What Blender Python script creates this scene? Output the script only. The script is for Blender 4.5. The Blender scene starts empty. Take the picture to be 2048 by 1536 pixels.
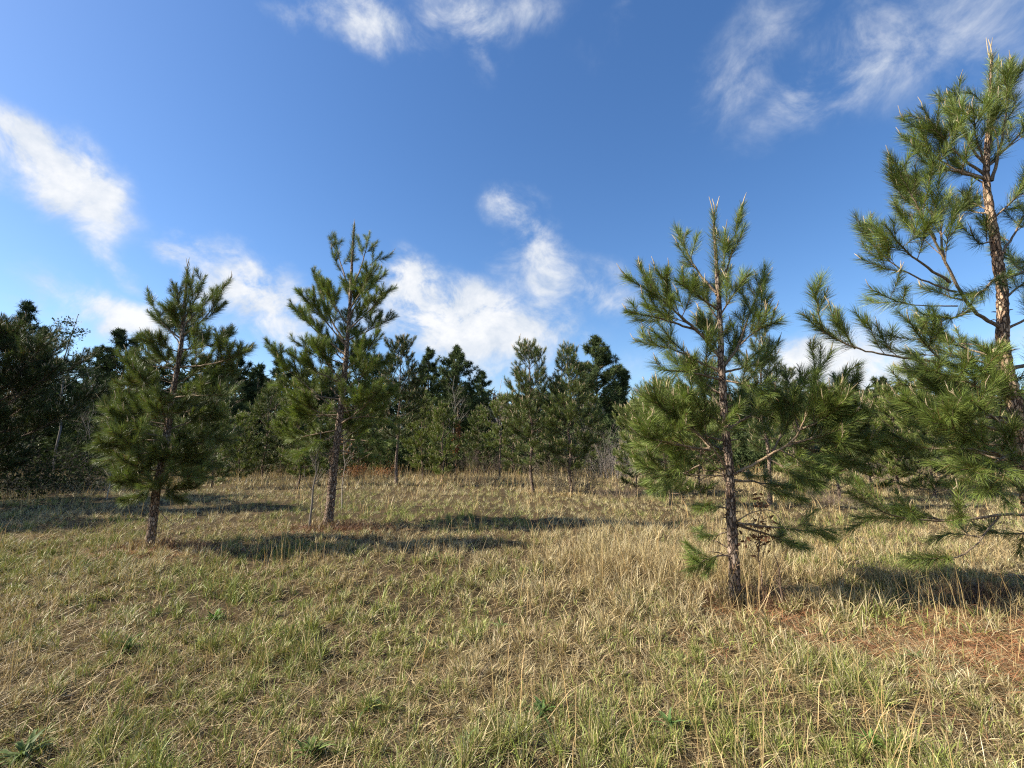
import bpy, math
import numpy as np

# ------------------------------------------------------------------ camera, light, exposure
SC = bpy.context.scene
COL = SC.collection
FPX = 967.0                      # focal length in photo pixels (2048 wide)
HOR = 905.0                      # horizon row in the photo
CAMH = 1.6
PITCH = math.atan((HOR - 768.0) / FPX)
SP, CP = math.sin(PITCH), math.cos(PITCH)

cam = bpy.data.objects.new('camera', bpy.data.cameras.new('camera'))
COL.objects.link(cam)
cam.location = (0, 0, CAMH)
cam.rotation_euler = (math.pi / 2 + PITCH, 0, 0)
cam.data.sensor_fit = 'HORIZONTAL'
cam.data.sensor_width = 36.0
cam.data.lens = 36.0 * FPX / 2048.0
cam.data.clip_start = 0.05
cam.data.clip_end = 3000
SC.camera = cam

SUN_EL = math.radians(39)
SUN_AZ = math.radians(-95)       # clockwise from the view direction (+Y): the sun stands to the left
sun = bpy.data.objects.new('sun', bpy.data.lights.new('sun', 'SUN'))
COL.objects.link(sun)
sun.data.energy = 5.0
sun.data.angle = math.radians(0.53)
sun.data.color = (1.0, 0.92, 0.78)
sun.rotation_euler = (math.pi / 2 - SUN_EL, 0, -SUN_AZ - math.pi)

SC.view_settings.view_transform = 'Standard'
SC.view_settings.look = 'None'
SC.view_settings.exposure = 1.15
SC.view_settings.gamma = 1.0
SC.view_settings.use_curve_mapping = False
SC.render.engine = 'CYCLES'
SC.cycles.max_bounces = 6
SC.cycles.diffuse_bounces = 3
SC.cycles.glossy_bounces = 2
SC.cycles.transmission_bounces = 3
SC.cycles.caustics_reflective = False
SC.cycles.caustics_refractive = False
SC.cycles.use_denoising = False
SC.cycles.filter_width = 1.2
SC.cycles.sample_clamp_indirect = 6.0


def ray(px, py):
    a = (px - 1024.0) / FPX
    b = (768.0 - py) / FPX
    return np.array([a, CP - b * SP, SP + b * CP])


def P(px, py, Y):
    d = ray(px, py)
    t = Y / d[1]
    return np.array([d[0] * t, Y, CAMH + d[2] * t])


def G(px, py):
    d = ray(px, py)
    t = -CAMH / d[2]
    return np.array([d[0] * t, d[1] * t, 0.0])


# ------------------------------------------------------------------ sky
W = bpy.data.worlds.new('World')
SC.world = W
W.use_nodes = True
nt = W.node_tree
nt.nodes.clear()


def N(tree, typ, **kw):
    n = tree.nodes.new(typ)
    for k, v in kw.items():
        setattr(n, k, v)
    return n


def M(tree, op, a, b=None, c=None, clamp=False):
    n = tree.nodes.new('ShaderNodeMath')
    n.operation = op
    n.use_clamp = clamp
    for i, v in enumerate((a, b, c)):
        if v is None:
            continue
        if isinstance(v, (int, float)):
            n.inputs[i].default_value = v
        else:
            tree.links.new(v, n.inputs[i])
    return n.outputs[0]


def build_sky():
    L = nt.links
    out = N(nt, 'ShaderNodeOutputWorld')
    bg = N(nt, 'ShaderNodeBackground')
    sky = N(nt, 'ShaderNodeTexSky', sky_type='NISHITA', sun_disc=False)
    sky.sun_elevation = SUN_EL
    sky.sun_rotation = SUN_AZ
    sky.altitude = 100
    sky.air_density = 1.0
    sky.dust_density = 0.6
    sky.ozone_density = 2.5
    hs = N(nt, 'ShaderNodeHueSaturation')
    hs.inputs['Hue'].default_value = 0.505
    hs.inputs['Saturation'].default_value = 1.22
    hs.inputs['Value'].default_value = 0.88
    L.new(sky.outputs[0], hs.inputs['Color'])
    tc = N(nt, 'ShaderNodeTexCoord')
    sep = N(nt, 'ShaderNodeSeparateXYZ')
    L.new(tc.outputs['Generated'], sep.inputs[0])
    az = M(nt, 'ARCTAN2', sep.outputs[0], sep.outputs[1])
    el = M(nt, 'ARCSINE', sep.outputs[2])
    # warp of the cloud outlines
    wn = N(nt, 'ShaderNodeTexNoise')
    wn.inputs['Scale'].default_value = 9.0
    wn.inputs['Detail'].default_value = 5.0
    wn.inputs['Roughness'].default_value = 0.6
    L.new(tc.outputs['Generated'], wn.inputs['Vector'])
    ws = N(nt, 'ShaderNodeSeparateColor')
    L.new(wn.outputs['Color'], ws.inputs[0])
    az = M(nt, 'ADD', az, M(nt, 'MULTIPLY', M(nt, 'SUBTRACT', ws.outputs[0], 0.5), 0.11))
    el = M(nt, 'ADD', el, M(nt, 'MULTIPLY', M(nt, 'SUBTRACT', ws.outputs[1], 0.5), 0.10))
    blobs = [  # photo px, py, rx, ry, rotation (deg, down to the right), strength
        (35, 295, 85, 52, 25, 1.05), (125, 350, 84, 60, 35, 1.2), (185, 405, 50, 48, 40, 1.0), (5, 385, 28, 22, 0, .5),
        (195, 488, 60, 26, 25, .62), (250, 535, 45, 22, 40, .4), (352, 498, 32, 22, 30, .6), (400, 530, 45, 24, 35, .5),
        (90, 610, 60, 28, 0, .4), (225, 622, 95, 34, 18, .9), (180, 600, 40, 26, 20, .5),
        (480, 570, 80, 40, 25, .9), (550, 610, 85, 52, 30, .95), (500, 650, 110, 34, 10, .5),
        (815, 570, 62, 42, 45, 1.15), (870, 630, 80, 52, 35, 1.25), (950, 610, 62, 36, 10, 1.0), (985, 645, 98, 46, 15, 1.3),
        (1090, 660, 75, 36, 15, .85), (920, 690, 130, 34, 8, .75), (1000, 750, 90, 34, 0, .8), (760, 640, 60, 60, 0, .6),
        (1018, 412, 40, 34, 0, .68), (1055, 445, 44, 34, 45, .66), (1080, 490, 60, 54, 50, .52), (1095, 545, 74, 60, 40, .52), (1030, 530, 56, 46, 60, .5),
        (1190, 575, 66, 50, 20, .62), (1265, 590, 56, 44, 0, .46), (1120, 590, 50, 40, 0, .35),
        (600, 30, 70, 30, -20, .62), (700, 20, 80, 34, 20, .6), (770, 62, 85, 36, 15, .72), (905, 20, 90, 36, 0, .6),
        (975, 70, 45, 60, -30, .6), (1050, 20, 80, 36, 0, .5), (1240, 40, 40, 30, 0, .32), (1180, 100, 60, 30, 0, .2),
        (1500, 110, 130, 76, -20, .32), (1640, 120, 150, 80, -25, .34), (1690, 170, 100, 40, -30, .24), (1780, 110, 120, 70, -20, .32), (1590, 205, 90, 28, -38, .40), (1460, 190, 60, 34, -30, .24),
        (1750, 60, 140, 70, -20, .36), (1930, 50, 190, 100, -10, .46), (2050, 110, 130, 100, 0, .46), (1500, 20, 90, 40, 0, .3),
        (1640, 720, 100, 44, 0, 1.3), (1720, 750, 95, 50, 0, 1.3), (1300, 730, 120, 40, 0, .3), (1780, 600, 60, 34, 0, .3),
        (1770, 640, 40, 30, 0, .32), (2000, 690, 100, 40, 0, .5), (1330, 520, 40, 18, 0, .2),
    ]
    acc = None
    for (px, py, rx, ry, rot, s) in blobs:
        d = ray(px, py)
        d /= np.linalg.norm(d)
        a0, e0 = math.atan2(d[0], d[1]), math.asin(d[2])
        sc = 1.0 / (FPX * (1 + ((px - 1024) / FPX) ** 2 + ((768 - py) / FPX) ** 2) ** 0.5)
        rx_, ry_ = rx * sc * 1.15, ry * sc * 1.15
        c, sn = math.cos(math.radians(rot)), math.sin(math.radians(rot))
        da = M(nt, 'MULTIPLY', M(nt, 'SUBTRACT', az, a0), math.cos(e0))
        de = M(nt, 'SUBTRACT', el, e0)
        u = M(nt, 'MULTIPLY_ADD', da, c / rx_, M(nt, 'MULTIPLY', de, -sn / rx_))
        v = M(nt, 'MULTIPLY_ADD', da, sn / ry_, M(nt, 'MULTIPLY', de, c / ry_))
        r2 = M(nt, 'MULTIPLY_ADD', u, u, M(nt, 'MULTIPLY', v, v))
        g = M(nt, 'MULTIPLY', M(nt, 'POWER', 2.718, M(nt, 'MULTIPLY', r2, -0.8)), s)
        acc = g if acc is None else M(nt, 'MAXIMUM', M(nt, 'MULTIPLY_ADD', g, 0.35, acc), g)
    # the torn inner texture
    fn = N(nt, 'ShaderNodeTexNoise')
    fn.inputs['Scale'].default_value = 9.5
    fn.inputs['Detail'].default_value = 12.0
    fn.inputs['Roughness'].default_value = 0.62
    fn.inputs['Distortion'].default_value = 0.35
    mp = N(nt, 'ShaderNodeMapping')
    mp.inputs['Rotation'].default_value = (0.2, math.radians(28), 0.1)
    mp.inputs['Scale'].default_value = (0.95, 1.0, 1.2)
    L.new(tc.outputs['Generated'], mp.inputs['Vector'])
    L.new(mp.outputs[0], fn.inputs['Vector'])
    dens = M(nt, 'MULTIPLY', acc, M(nt, 'MULTIPLY_ADD', fn.outputs['Fac'], 3.4, -0.85))
    bn = N(nt, 'ShaderNodeTexNoise')
    bn.inputs['Scale'].default_value = 2.6
    bn.inputs['Detail'].default_value = 6.0
    L.new(tc.outputs['Generated'], bn.inputs['Vector'])
    rear_fill = M(nt, 'MULTIPLY_ADD', sep.outputs[1], -2.2, -0.15, clamp=True)  # unseen clouds added behind the camera to whiten the ambient light
    rear_fill = M(nt, 'MULTIPLY', rear_fill, M(nt, 'MULTIPLY_ADD', bn.outputs['Fac'], 5.0, -1.9, clamp=True))
    dens = M(nt, 'MAXIMUM', dens, M(nt, 'MULTIPLY', rear_fill, M(nt, 'MULTIPLY', M(nt, 'GREATER_THAN', sep.outputs[2], 0.0), 0.6)))
    mr = N(nt, 'ShaderNodeMapRange', interpolation_type='SMOOTHSTEP')
    L.new(dens, mr.inputs['Value'])
    mr.inputs['From Min'].default_value = 0.11
    mr.inputs['From Max'].default_value = 1.05
    # clouds near the horizon are a little greyer beneath
    ccol = N(nt, 'ShaderNodeMix', data_type='RGBA')
    ccol.inputs[6].default_value = (3.0, 3.35, 3.85, 1)
    ccol.inputs[7].default_value = (4.6, 4.62, 4.65, 1)
    sn = N(nt, 'ShaderNodeTexNoise')
    sn.inputs['Scale'].default_value = 14.0
    sn.inputs['Detail'].default_value = 8.0
    sn.inputs['Roughness'].default_value = 0.6
    L.new(mp.outputs[0], sn.inputs['Vector'])
    L.new(M(nt, 'MULTIPLY_ADD', M(nt, 'SUBTRACT', sn.outputs['Fac'], 0.5), 2.4, M(nt, 'MULTIPLY', dens, 0.62), clamp=True), ccol.inputs[0])
    mix = N(nt, 'ShaderNodeMix', data_type='RGBA')
    L.new(M(nt, 'MULTIPLY', mr.outputs[0], 0.95), mix.inputs[0])
    L.new(hs.outputs[0], mix.inputs[6])
    L.new(ccol.outputs[2], mix.inputs[7])
    L.new(mix.outputs[2], bg.inputs[0])
    bg.inputs[1].default_value = 0.1
    L.new(bg.outputs[0], out.inputs[0])


build_sky()


# ------------------------------------------------------------------ helpers
def vnoise(x, y, seed=0):
    xi, yi = np.floor(x).astype(np.int64), np.floor(y).astype(np.int64)
    fx, fy = x - xi, y - yi
    fx, fy = fx * fx * (3 - 2 * fx), fy * fy * (3 - 2 * fy)

    def h(a, b):
        n = (a * 374761393 + b * 668265263 + seed * 974711) & 0x7fffffff
        n = ((n ^ (n >> 13)) * 1274126177) & 0x7fffffff
        return ((n ^ (n >> 16)) & 0xffff) / 65535.0
    return (h(xi, yi) * (1 - fx) + h(xi + 1, yi) * fx) * (1 - fy) + (h(xi, yi + 1) * (1 - fx) + h(xi + 1, yi + 1) * fx) * fy


def fbm(x, y, seed=0, o=4):
    x, y = np.asarray(x, float), np.asarray(y, float)
    s, a, t = 0, 0.5, 0
    for k in range(o):
        s = s + a * vnoise(x * 2 ** k + 17.3 * k, y * 2 ** k - 9.1 * k, seed + k)
        t += a
        a *= 0.5
    return s / t


def hgt(x, y):
    x, y = np.asarray(x, float), np.asarray(y, float)
    near = np.clip((np.hypot(x, y) - 1.0) / 3.0, 0, 1)
    return near * ((fbm(x * 0.55, y * 0.55, 5, 3) - 0.5) * 0.14 + (fbm(x * 0.09, y * 0.09, 8, 2) - 0.5) * 0.25 + (fbm(x * 3.1, y * 3.1, 6, 2) - .5) * .055)


def unit(v):
    v = np.asarray(v, float)
    return v / np.maximum(np.linalg.norm(v, axis=-1, keepdims=True), 1e-9)


class Bag:
    """collects vertices and faces and links them as ONE mesh object"""

    def __init__(s):
        s.V, s.C, s.Q, s.T, s.n = [], [], [], [], 0

    def add(s, V, quads=None, tris=None, C=(1, 1, 1)):
        V = np.asarray(V, np.float32).reshape(-1, 3)
        s.V.append(V)
        C = np.asarray(C, np.float32)
        s.C.append(np.broadcast_to(C, (len(V), 3)) if C.ndim == 1 else C)
        if quads is not None:
            s.Q.append(np.asarray(quads, np.int64).reshape(-1, 4) + s.n)
        if tris is not None:
            s.T.append(np.asarray(tris, np.int64).reshape(-1, 3) + s.n)
        s.n += len(V)

    def build(s, name, mat, parent=None, origin=(0, 0, 0), smooth=False, loc=None):
        me = bpy.data.meshes.new(name)
        V = np.concatenate(s.V) - np.asarray(origin, np.float32)
        C = np.concatenate(s.C)
        Q = np.concatenate(s.Q) if s.Q else np.zeros((0, 4), np.int64)
        T = np.concatenate(s.T) if s.T else np.zeros((0, 3), np.int64)
        me.vertices.add(len(V))
        me.vertices.foreach_set('co', V.astype(np.float32).ravel())
        me.loops.add(Q.size + T.size)
        me.loops.foreach_set('vertex_index', np.concatenate([Q.ravel(), T.ravel()]).astype(np.int32))
        me.polygons.add(len(Q) + len(T))
        me.polygons.foreach_set('loop_start', np.concatenate([np.arange(len(Q)) * 4, Q.size + np.arange(len(T)) * 3]).astype(np.int32))
        if smooth:
            me.polygons.foreach_set('use_smooth', np.ones(len(Q) + len(T), bool))
        at = me.attributes.new('tint', 'FLOAT_COLOR', 'POINT')
        at.data.foreach_set('color', np.concatenate([C, np.ones((len(C), 1), np.float32)], 1).ravel())
        me.update(calc_edges=True)
        me.materials.append(mat)
        o = bpy.data.objects.new(name, me)
        COL.objects.link(o)
        if parent is not None:
            o.parent = parent
        if loc is not None:
            o.location = loc
        return o


def tag(o, label=None, cat=None, group=None, kind=None):
    for k, v in (('label', label), ('category', cat), ('group', group), ('kind', kind)):
        if v:
            o[k] = v
    return o


def thing(name, loc, label, cat, group=None):
    o = bpy.data.objects.new(name, None)
    COL.objects.link(o)
    o.location = [float(c) for c in loc]
    o.empty_display_size = 0.1
    return tag(o, label, cat, group)


def chaikin(p, it=2):
    p = np.asarray(p, float)
    for _ in range(it):
        q = np.empty((2 * len(p) - 2, 3))
        q[0::2] = 0.75 * p[:-1] + 0.25 * p[1:]
        q[1::2] = 0.25 * p[:-1] + 0.75 * p[1:]
        p = np.concatenate([p[:1], q, p[-1:]])
    return p


def arclen(p):
    return np.concatenate([[0], np.cumsum(np.linalg.norm(np.diff(p, axis=0), axis=1))])


def resample(p, n):
    s = arclen(p)
    t = np.linspace(0, s[-1], n)
    return np.stack([np.interp(t, s, p[:, k]) for k in range(3)], 1)


def tube(bag, p, r, k=6, col=(1, 1, 1), bump=0.0, rng=None):
    p = np.asarray(p, float)
    n = len(p)
    r = np.broadcast_to(np.asarray(r, float), (n,))
    t = unit(np.gradient(p, axis=0))
    ax = np.eye(3)[np.argmin(np.abs(t.mean(0)))]
    u = unit(np.cross(t, ax))
    v = np.cross(t, u)
    a = np.linspace(0, 2 * np.pi, k, endpoint=False)
    rr = r[:, None] * np.ones(k)
    if bump and rng is not None:
        rr = rr * (1 + bump * (rng.random((n, k)) - 0.5))
    ring = p[:, None] + rr[..., None] * (np.cos(a)[None, :, None] * u[:, None] + np.sin(a)[None, :, None] * v[:, None])
    i = np.arange(n - 1)[:, None] * k
    j = np.arange(k)[None]
    q = np.stack([i + j, i + (j + 1) % k, i + k + (j + 1) % k, i + k + j], -1).reshape(-1, 4)
    b = bag.n
    bag.add(ring.reshape(-1, 3), quads=q, C=col)
    m = bag.n
    bag.add(p[-1:] + t[-1:] * r[-1] * 0.8, C=col)
    base = b + (n - 1) * k
    tri = np.stack([base + np.arange(k), base + (np.arange(k) + 1) % k, np.full(k, m)], 1)
    bag.T.append(tri)


def slivers(bag, base, d, ln, w, side, col, bend=None, two=True):
    """many thin leaves: base (n,3), direction d, length, width, side vector, colour (n,3)"""
    n = len(base)
    ln, w = np.broadcast_to(ln, n)[:, None], np.broadcast_to(w, n)[:, None]
    if bend is None:
        bend = np.zeros((n, 3))
    tip = base + d * ln + bend
    if two:
        mid = base + d * ln * 0.55 + bend * 0.22
        V = np.stack([base - side * w / 2, base + side * w / 2, mid - side * w * 0.45, mid + side * w * 0.45, tip], 1)
        o = np.arange(n)[:, None] * 5
        bag.add(V.reshape(-1, 3), quads=np.array([[0, 1, 3, 2]]) + o, tris=np.array([[2, 3, 4]]) + o, C=np.repeat(col, 5, 0))
    else:
        V = np.stack([base - side * w / 2, base + side * w / 2, tip], 1)
        o = np.arange(n)[:, None] * 3
        bag.add(V.reshape(-1, 3), tris=np.array([[0, 1, 2]]) + o, C=np.repeat(col, 3, 0))


def rdir(rng, n):
    return unit(rng.normal(size=(n, 3)))


# ------------------------------------------------------------------ materials
def leaf_material(name, rough=0.5, spec=0.3, trans=0.25, tcol=(1.1, 1.15, 0.6)):
    m = bpy.data.materials.new(name)
    m.use_nodes = True
    t = m.node_tree
    t.nodes.clear()
    out = N(t, 'ShaderNodeOutputMaterial')
    at = N(t, 'ShaderNodeAttribute', attribute_name='tint')
    p = N(t, 'ShaderNodeBsdfPrincipled')
    p.inputs['Roughness'].default_value = rough
    p.inputs['Specular IOR Level'].default_value = spec
    t.links.new(at.outputs['Color'], p.inputs['Base Color'])
    tr = N(t, 'ShaderNodeBsdfTranslucent')
    mul = N(t, 'ShaderNodeMix', data_type='RGBA', blend_type='MULTIPLY')
    mul.inputs[0].default_value = 1
    t.links.new(at.outputs['Color'], mul.inputs[6])
    mul.inputs[7].default_value = (*tcol, 1)
    t.links.new(mul.outputs[2], tr.inputs[0])
    mx = N(t, 'ShaderNodeMixShader')
    mx.inputs[0].default_value = trans
    t.links.new(p.outputs[0], mx.inputs[1])
    t.links.new(tr.outputs[0], mx.inputs[2])
    t.links.new(mx.outputs[0], out.inputs[0])
    return m


def bark_material(name, furrow, plate, pale, scale=36.0, stretch=0.34, bump=0.9):
    m = bpy.data.materials.new(name)
    m.use_nodes = True
    t = m.node_tree
    p = t.nodes['Principled BSDF']
    p.inputs['Roughness'].default_value = 0.85
    p.inputs['Specular IOR Level'].default_value = 0.2
    tc = N(t, 'ShaderNodeTexCoord')
    mp = N(t, 'ShaderNodeMapping')
    mp.inputs['Scale'].default_value = (1, 1, stretch)
    t.links.new(tc.outputs['Object'], mp.inputs[0])
    nz = N(t, 'ShaderNodeTexNoise')
    nz.inputs['Scale'].default_value = scale * 0.7
    nz.inputs['Detail'].default_value = 5
    t.links.new(mp.outputs[0], nz.inputs['Vector'])
    wv = N(t, 'ShaderNodeMix', data_type='RGBA')
    wv.inputs[0].default_value = 0.035
    t.links.new(mp.outputs[0], wv.inputs[6])
    t.links.new(nz.outputs['Color'], wv.inputs[7])
    vo = N(t, 'ShaderNodeTexVoronoi', feature='DISTANCE_TO_EDGE')
    vo.inputs['Scale'].default_value = scale
    t.links.new(wv.outputs[2], vo.inputs['Vector'])
    vc = N(t, 'ShaderNodeTexVoronoi')
    vc.inputs['Scale'].default_value = scale
    t.links.new(wv.outputs[2], vc.inputs['Vector'])
    sc = N(t, 'ShaderNodeSeparateColor')
    t.links.new(vc.outputs['Color'], sc.inputs[0])
    plates = N(t, 'ShaderNodeMix', data_type='RGBA')
    plates.inputs[6].default_value = (*plate, 1)
    plates.inputs[7].default_value = (*pale, 1)
    t.links.new(sc.outputs[0], plates.inputs[0])
    mr = N(t, 'ShaderNodeMapRange')
    mr.inputs['From Max'].default_value = 0.16
    t.links.new(vo.outputs['Distance'], mr.inputs['Value'])
    mx = N(t, 'ShaderNodeMix', data_type='RGBA')
    mx.inputs[6].default_value = (*furrow, 1)
    t.links.new(mr.outputs[0], mx.inputs[0])
    t.links.new(plates.outputs[2], mx.inputs[7])
    at = N(t, 'ShaderNodeAttribute', attribute_name='tint')
    mu = N(t, 'ShaderNodeMix', data_type='RGBA', blend_type='MULTIPLY')
    mu.inputs[0].default_value = 1
    t.links.new(mx.outputs[2], mu.inputs[6])
    t.links.new(at.outputs['Color'], mu.inputs[7])
    t.links.new(mu.outputs[2], p.inputs['Base Color'])
    b = N(t, 'ShaderNodeBump')
    b.inputs['Strength'].default_value = bump
    b.inputs['Distance'].default_value = 0.02
    hh = M(t, 'MULTIPLY_ADD', nz.outputs['Fac'], 0.5, mr.outputs[0])
    t.links.new(hh, b.inputs['Height'])
    t.links.new(b.outputs[0], p.inputs['Normal'])
    return m


MAT_NEEDLE = leaf_material('pine_needles', 0.45, 0.32, 0.17)
MAT_FAR = leaf_material('far_needles', 0.8, 0.06, 0.12)
MAT_GRASS = leaf_material('grass', 0.5, 0.3, 0.16, (1.05, 1.0, 0.75))
MAT_LEAF = leaf_material('weed_leaves', 0.55, 0.2, 0.25)
MAT_CANDLE = leaf_material('pale_candles', 0.7, 0.2, 0.1)
MAT_TWIG = leaf_material('twigs', 0.8, 0.2, 0.0)
MAT_BARK = bark_material('pine_bark', (0.035, 0.022, 0.016), (0.185, 0.115, 0.078), (0.40, 0.31, 0.235))
MAT_BRANCH = bark_material('branch_bark', (0.10, 0.065, 0.04), (0.23, 0.165, 0.11), (0.33, 0.26, 0.18), 60, 0.5, 0.35)


def soil_material():
    m = bpy.data.materials.new('soil_and_thatch')
    m.use_nodes = True
    t = m.node_tree
    p = t.nodes['Principled BSDF']
    p.inputs['Roughness'].default_value = 0.95
    p.inputs['Specular IOR Level'].default_value = 0.1
    tc = N(t, 'ShaderNodeTexCoord')
    n1 = N(t, 'ShaderNodeTexNoise')
    n1.inputs['Scale'].default_value = 1.3
    n1.inputs['Detail'].default_value = 6
    n2 = N(t, 'ShaderNodeTexNoise')
    n2.inputs['Scale'].default_value = 55
    n2.inputs['Detail'].default_value = 6
    n2.inputs['Roughness'].default_value = 0.7
    for n in (n1, n2):
        t.links.new(tc.outputs['Object'], n.inputs['Vector'])
    r1 = N(t, 'ShaderNodeValToRGB')
    r1.color_ramp.elements[0].position = 0.35
    r1.color_ramp.elements[0].color = (0.055, 0.043, 0.023, 1)
    r1.color_ramp.elements[1].position = 0.65
    r1.color_ramp.elements[1].color = (0.11, 0.078, 0.045, 1)
    t.links.new(n1.outputs['Fac'], r1.inputs[0])
    r2 = N(t, 'ShaderNodeValToRGB')
    r2.color_ramp.elements[0].position = 0.3
    r2.color_ramp.elements[0].color = (0.35, 0.33, 0.3, 1)
    r2.color_ramp.elements[1].position = 0.7
    r2.color_ramp.elements[1].color = (1.3, 1.25, 1.1, 1)
    t.links.new(n2.outputs['Fac'], r2.inputs[0])
    mu = N(t, 'ShaderNodeMix', data_type='RGBA', blend_type='MULTIPLY')
    mu.inputs[0].default_value = 1
    t.links.new(r1.outputs[0], mu.inputs[6])
    t.links.new(r2.outputs[0], mu.inputs[7])
    t.links.new(mu.outputs[2], p.inputs['Base Color'])
    b = N(t, 'ShaderNodeBump')
    b.inputs['Strength'].default_value = 0.8
    b.inputs['Distance'].default_value = 0.03
    t.links.new(n2.outputs['Fac'], b.inputs['Height'])
    t.links.new(b.outputs[0], p.inputs['Normal'])
    return m


# ------------------------------------------------------------------ ground
def build_ground():
    def axis(lo, hi, fine_lo, fine_hi, step):
        a = list(np.arange(fine_lo, fine_hi, step))
        s = step
        x = fine_lo
        pre = []
        while x > lo:
            s *= 1.25
            x -= s
            pre.append(x)
        s = step
        x = a[-1]
        post = []
        while x < hi:
            s *= 1.25
            x += s
            post.append(x)
        return np.array(pre[::-1] + a + post)
    xs = axis(-900, 900, -12, 12, 0.16)
    ys = axis(-300, 1500, -1, 16, 0.16)
    X, Y = np.meshgrid(xs, ys)
    V = np.stack([X, Y, hgt(X, Y)], -1).reshape(-1, 3)
    nx, ny = len(xs), len(ys)
    i = (np.arange(ny - 1)[:, None] * nx + np.arange(nx - 1)[None]).ravel()
    b = Bag()
    b.add(V, quads=np.stack([i, i + 1, i + 1 + nx, i + nx], 1))
    tag(b.build('ground', soil_material(), smooth=True), kind='structure')


build_ground()


# ------------------------------------------------------------------ pines
GREEN = np.array([0.138, 0.182, 0.043])


def needle_cols(rng, n, base=GREEN, var=0.45):
    c = base[None] * (1 + var * (rng.random((n, 1)) - 0.4) * 2)
    c = c * (1 + np.array([[0.35, 0.12, 0.0]]) * (rng.random((n, 1)) - 0.4))
    brown = rng.random(n) < 0.02
    c[brown] = np.array([0.22, 0.12, 0.05])
    return c


def add_needles(bag, shoots, rng, dens, L, Wd, base=GREEN, two=True, droop=0.12, spread=(26, 56)):
    B, A, TT, FL, FC = [], [], [], [], []
    for p in shoots:
        s = arclen(p)
        n = max(6, int(dens * s[-1]))
        u = rng.random(n) * s[-1]
        pos = np.stack([np.interp(u, s, p[:, k]) for k in range(3)], 1)
        tg = unit(np.gradient(p, axis=0))
        ax = unit(np.stack([np.interp(u, s, tg[:, k]) for k in range(3)], 1))
        B.append(pos)
        A.append(ax)
        TT.append(u / s[-1])
        FL.append(np.full(n, rng.uniform(.7, 1.15)))
        FC.append(np.full(n, rng.uniform(.6, 1.35)))
    if not B:
        return
    B, A, TT = np.concatenate(B), np.concatenate(A), np.concatenate(TT)
    FL, FC = np.concatenate(FL), np.concatenate(FC)
    n = len(B)
    rad = rdir(rng, n)
    rad = unit(rad - (rad * A).sum(1, keepdims=True) * A)
    ang = np.radians(rng.uniform(spread[0], spread[1], n) * (1.1 - 0.45 * TT))[:, None]
    d = np.cos(ang) * A + np.sin(ang) * rad
    ln = L * FL * rng.uniform(0.65, 1.1, n) * (1.0 - 0.3 * TT ** 3)
    side = unit(np.cross(d, rdir(rng, n)))
    bend = np.array([0, 0, -1.0]) * (droop * ln * rng.uniform(0.3, 1.5, n))[:, None] + 0.10 * ln[:, None] * A + 0.06 * ln[:, None] * rdir(rng, n)
    cols = needle_cols(rng, n, base) * FC[:, None]
    old = (TT < .3) & (rng.random(n) < .10)
    cols[old] = np.array([.20, .125, .05])
    slivers(bag, B, d, ln, Wd, side, cols, bend, two)


def cut_tail(p, ln):
    """the last ln metres of a polyline"""
    s = arclen(p)
    a = max(0.0, s[-1] - ln)
    t = np.linspace(a, s[-1], max(3, int((s[-1] - a) / 0.06)))
    return np.stack([np.interp(t, s, p[:, k]) for k in range(3)], 1)


UP = np.array([0, 0, 1.0])


def twig_path(start, d, ln, rng, lift, n=5):
    pts = [start]
    cur = unit(d)
    for k in range(n - 1):
        cur = unit(cur + UP * lift / (n - 1) + 0.10 * rng.normal(size=3))
        pts.append(pts[-1] + cur * ln / (n - 1))
    return np.array(pts)


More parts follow.
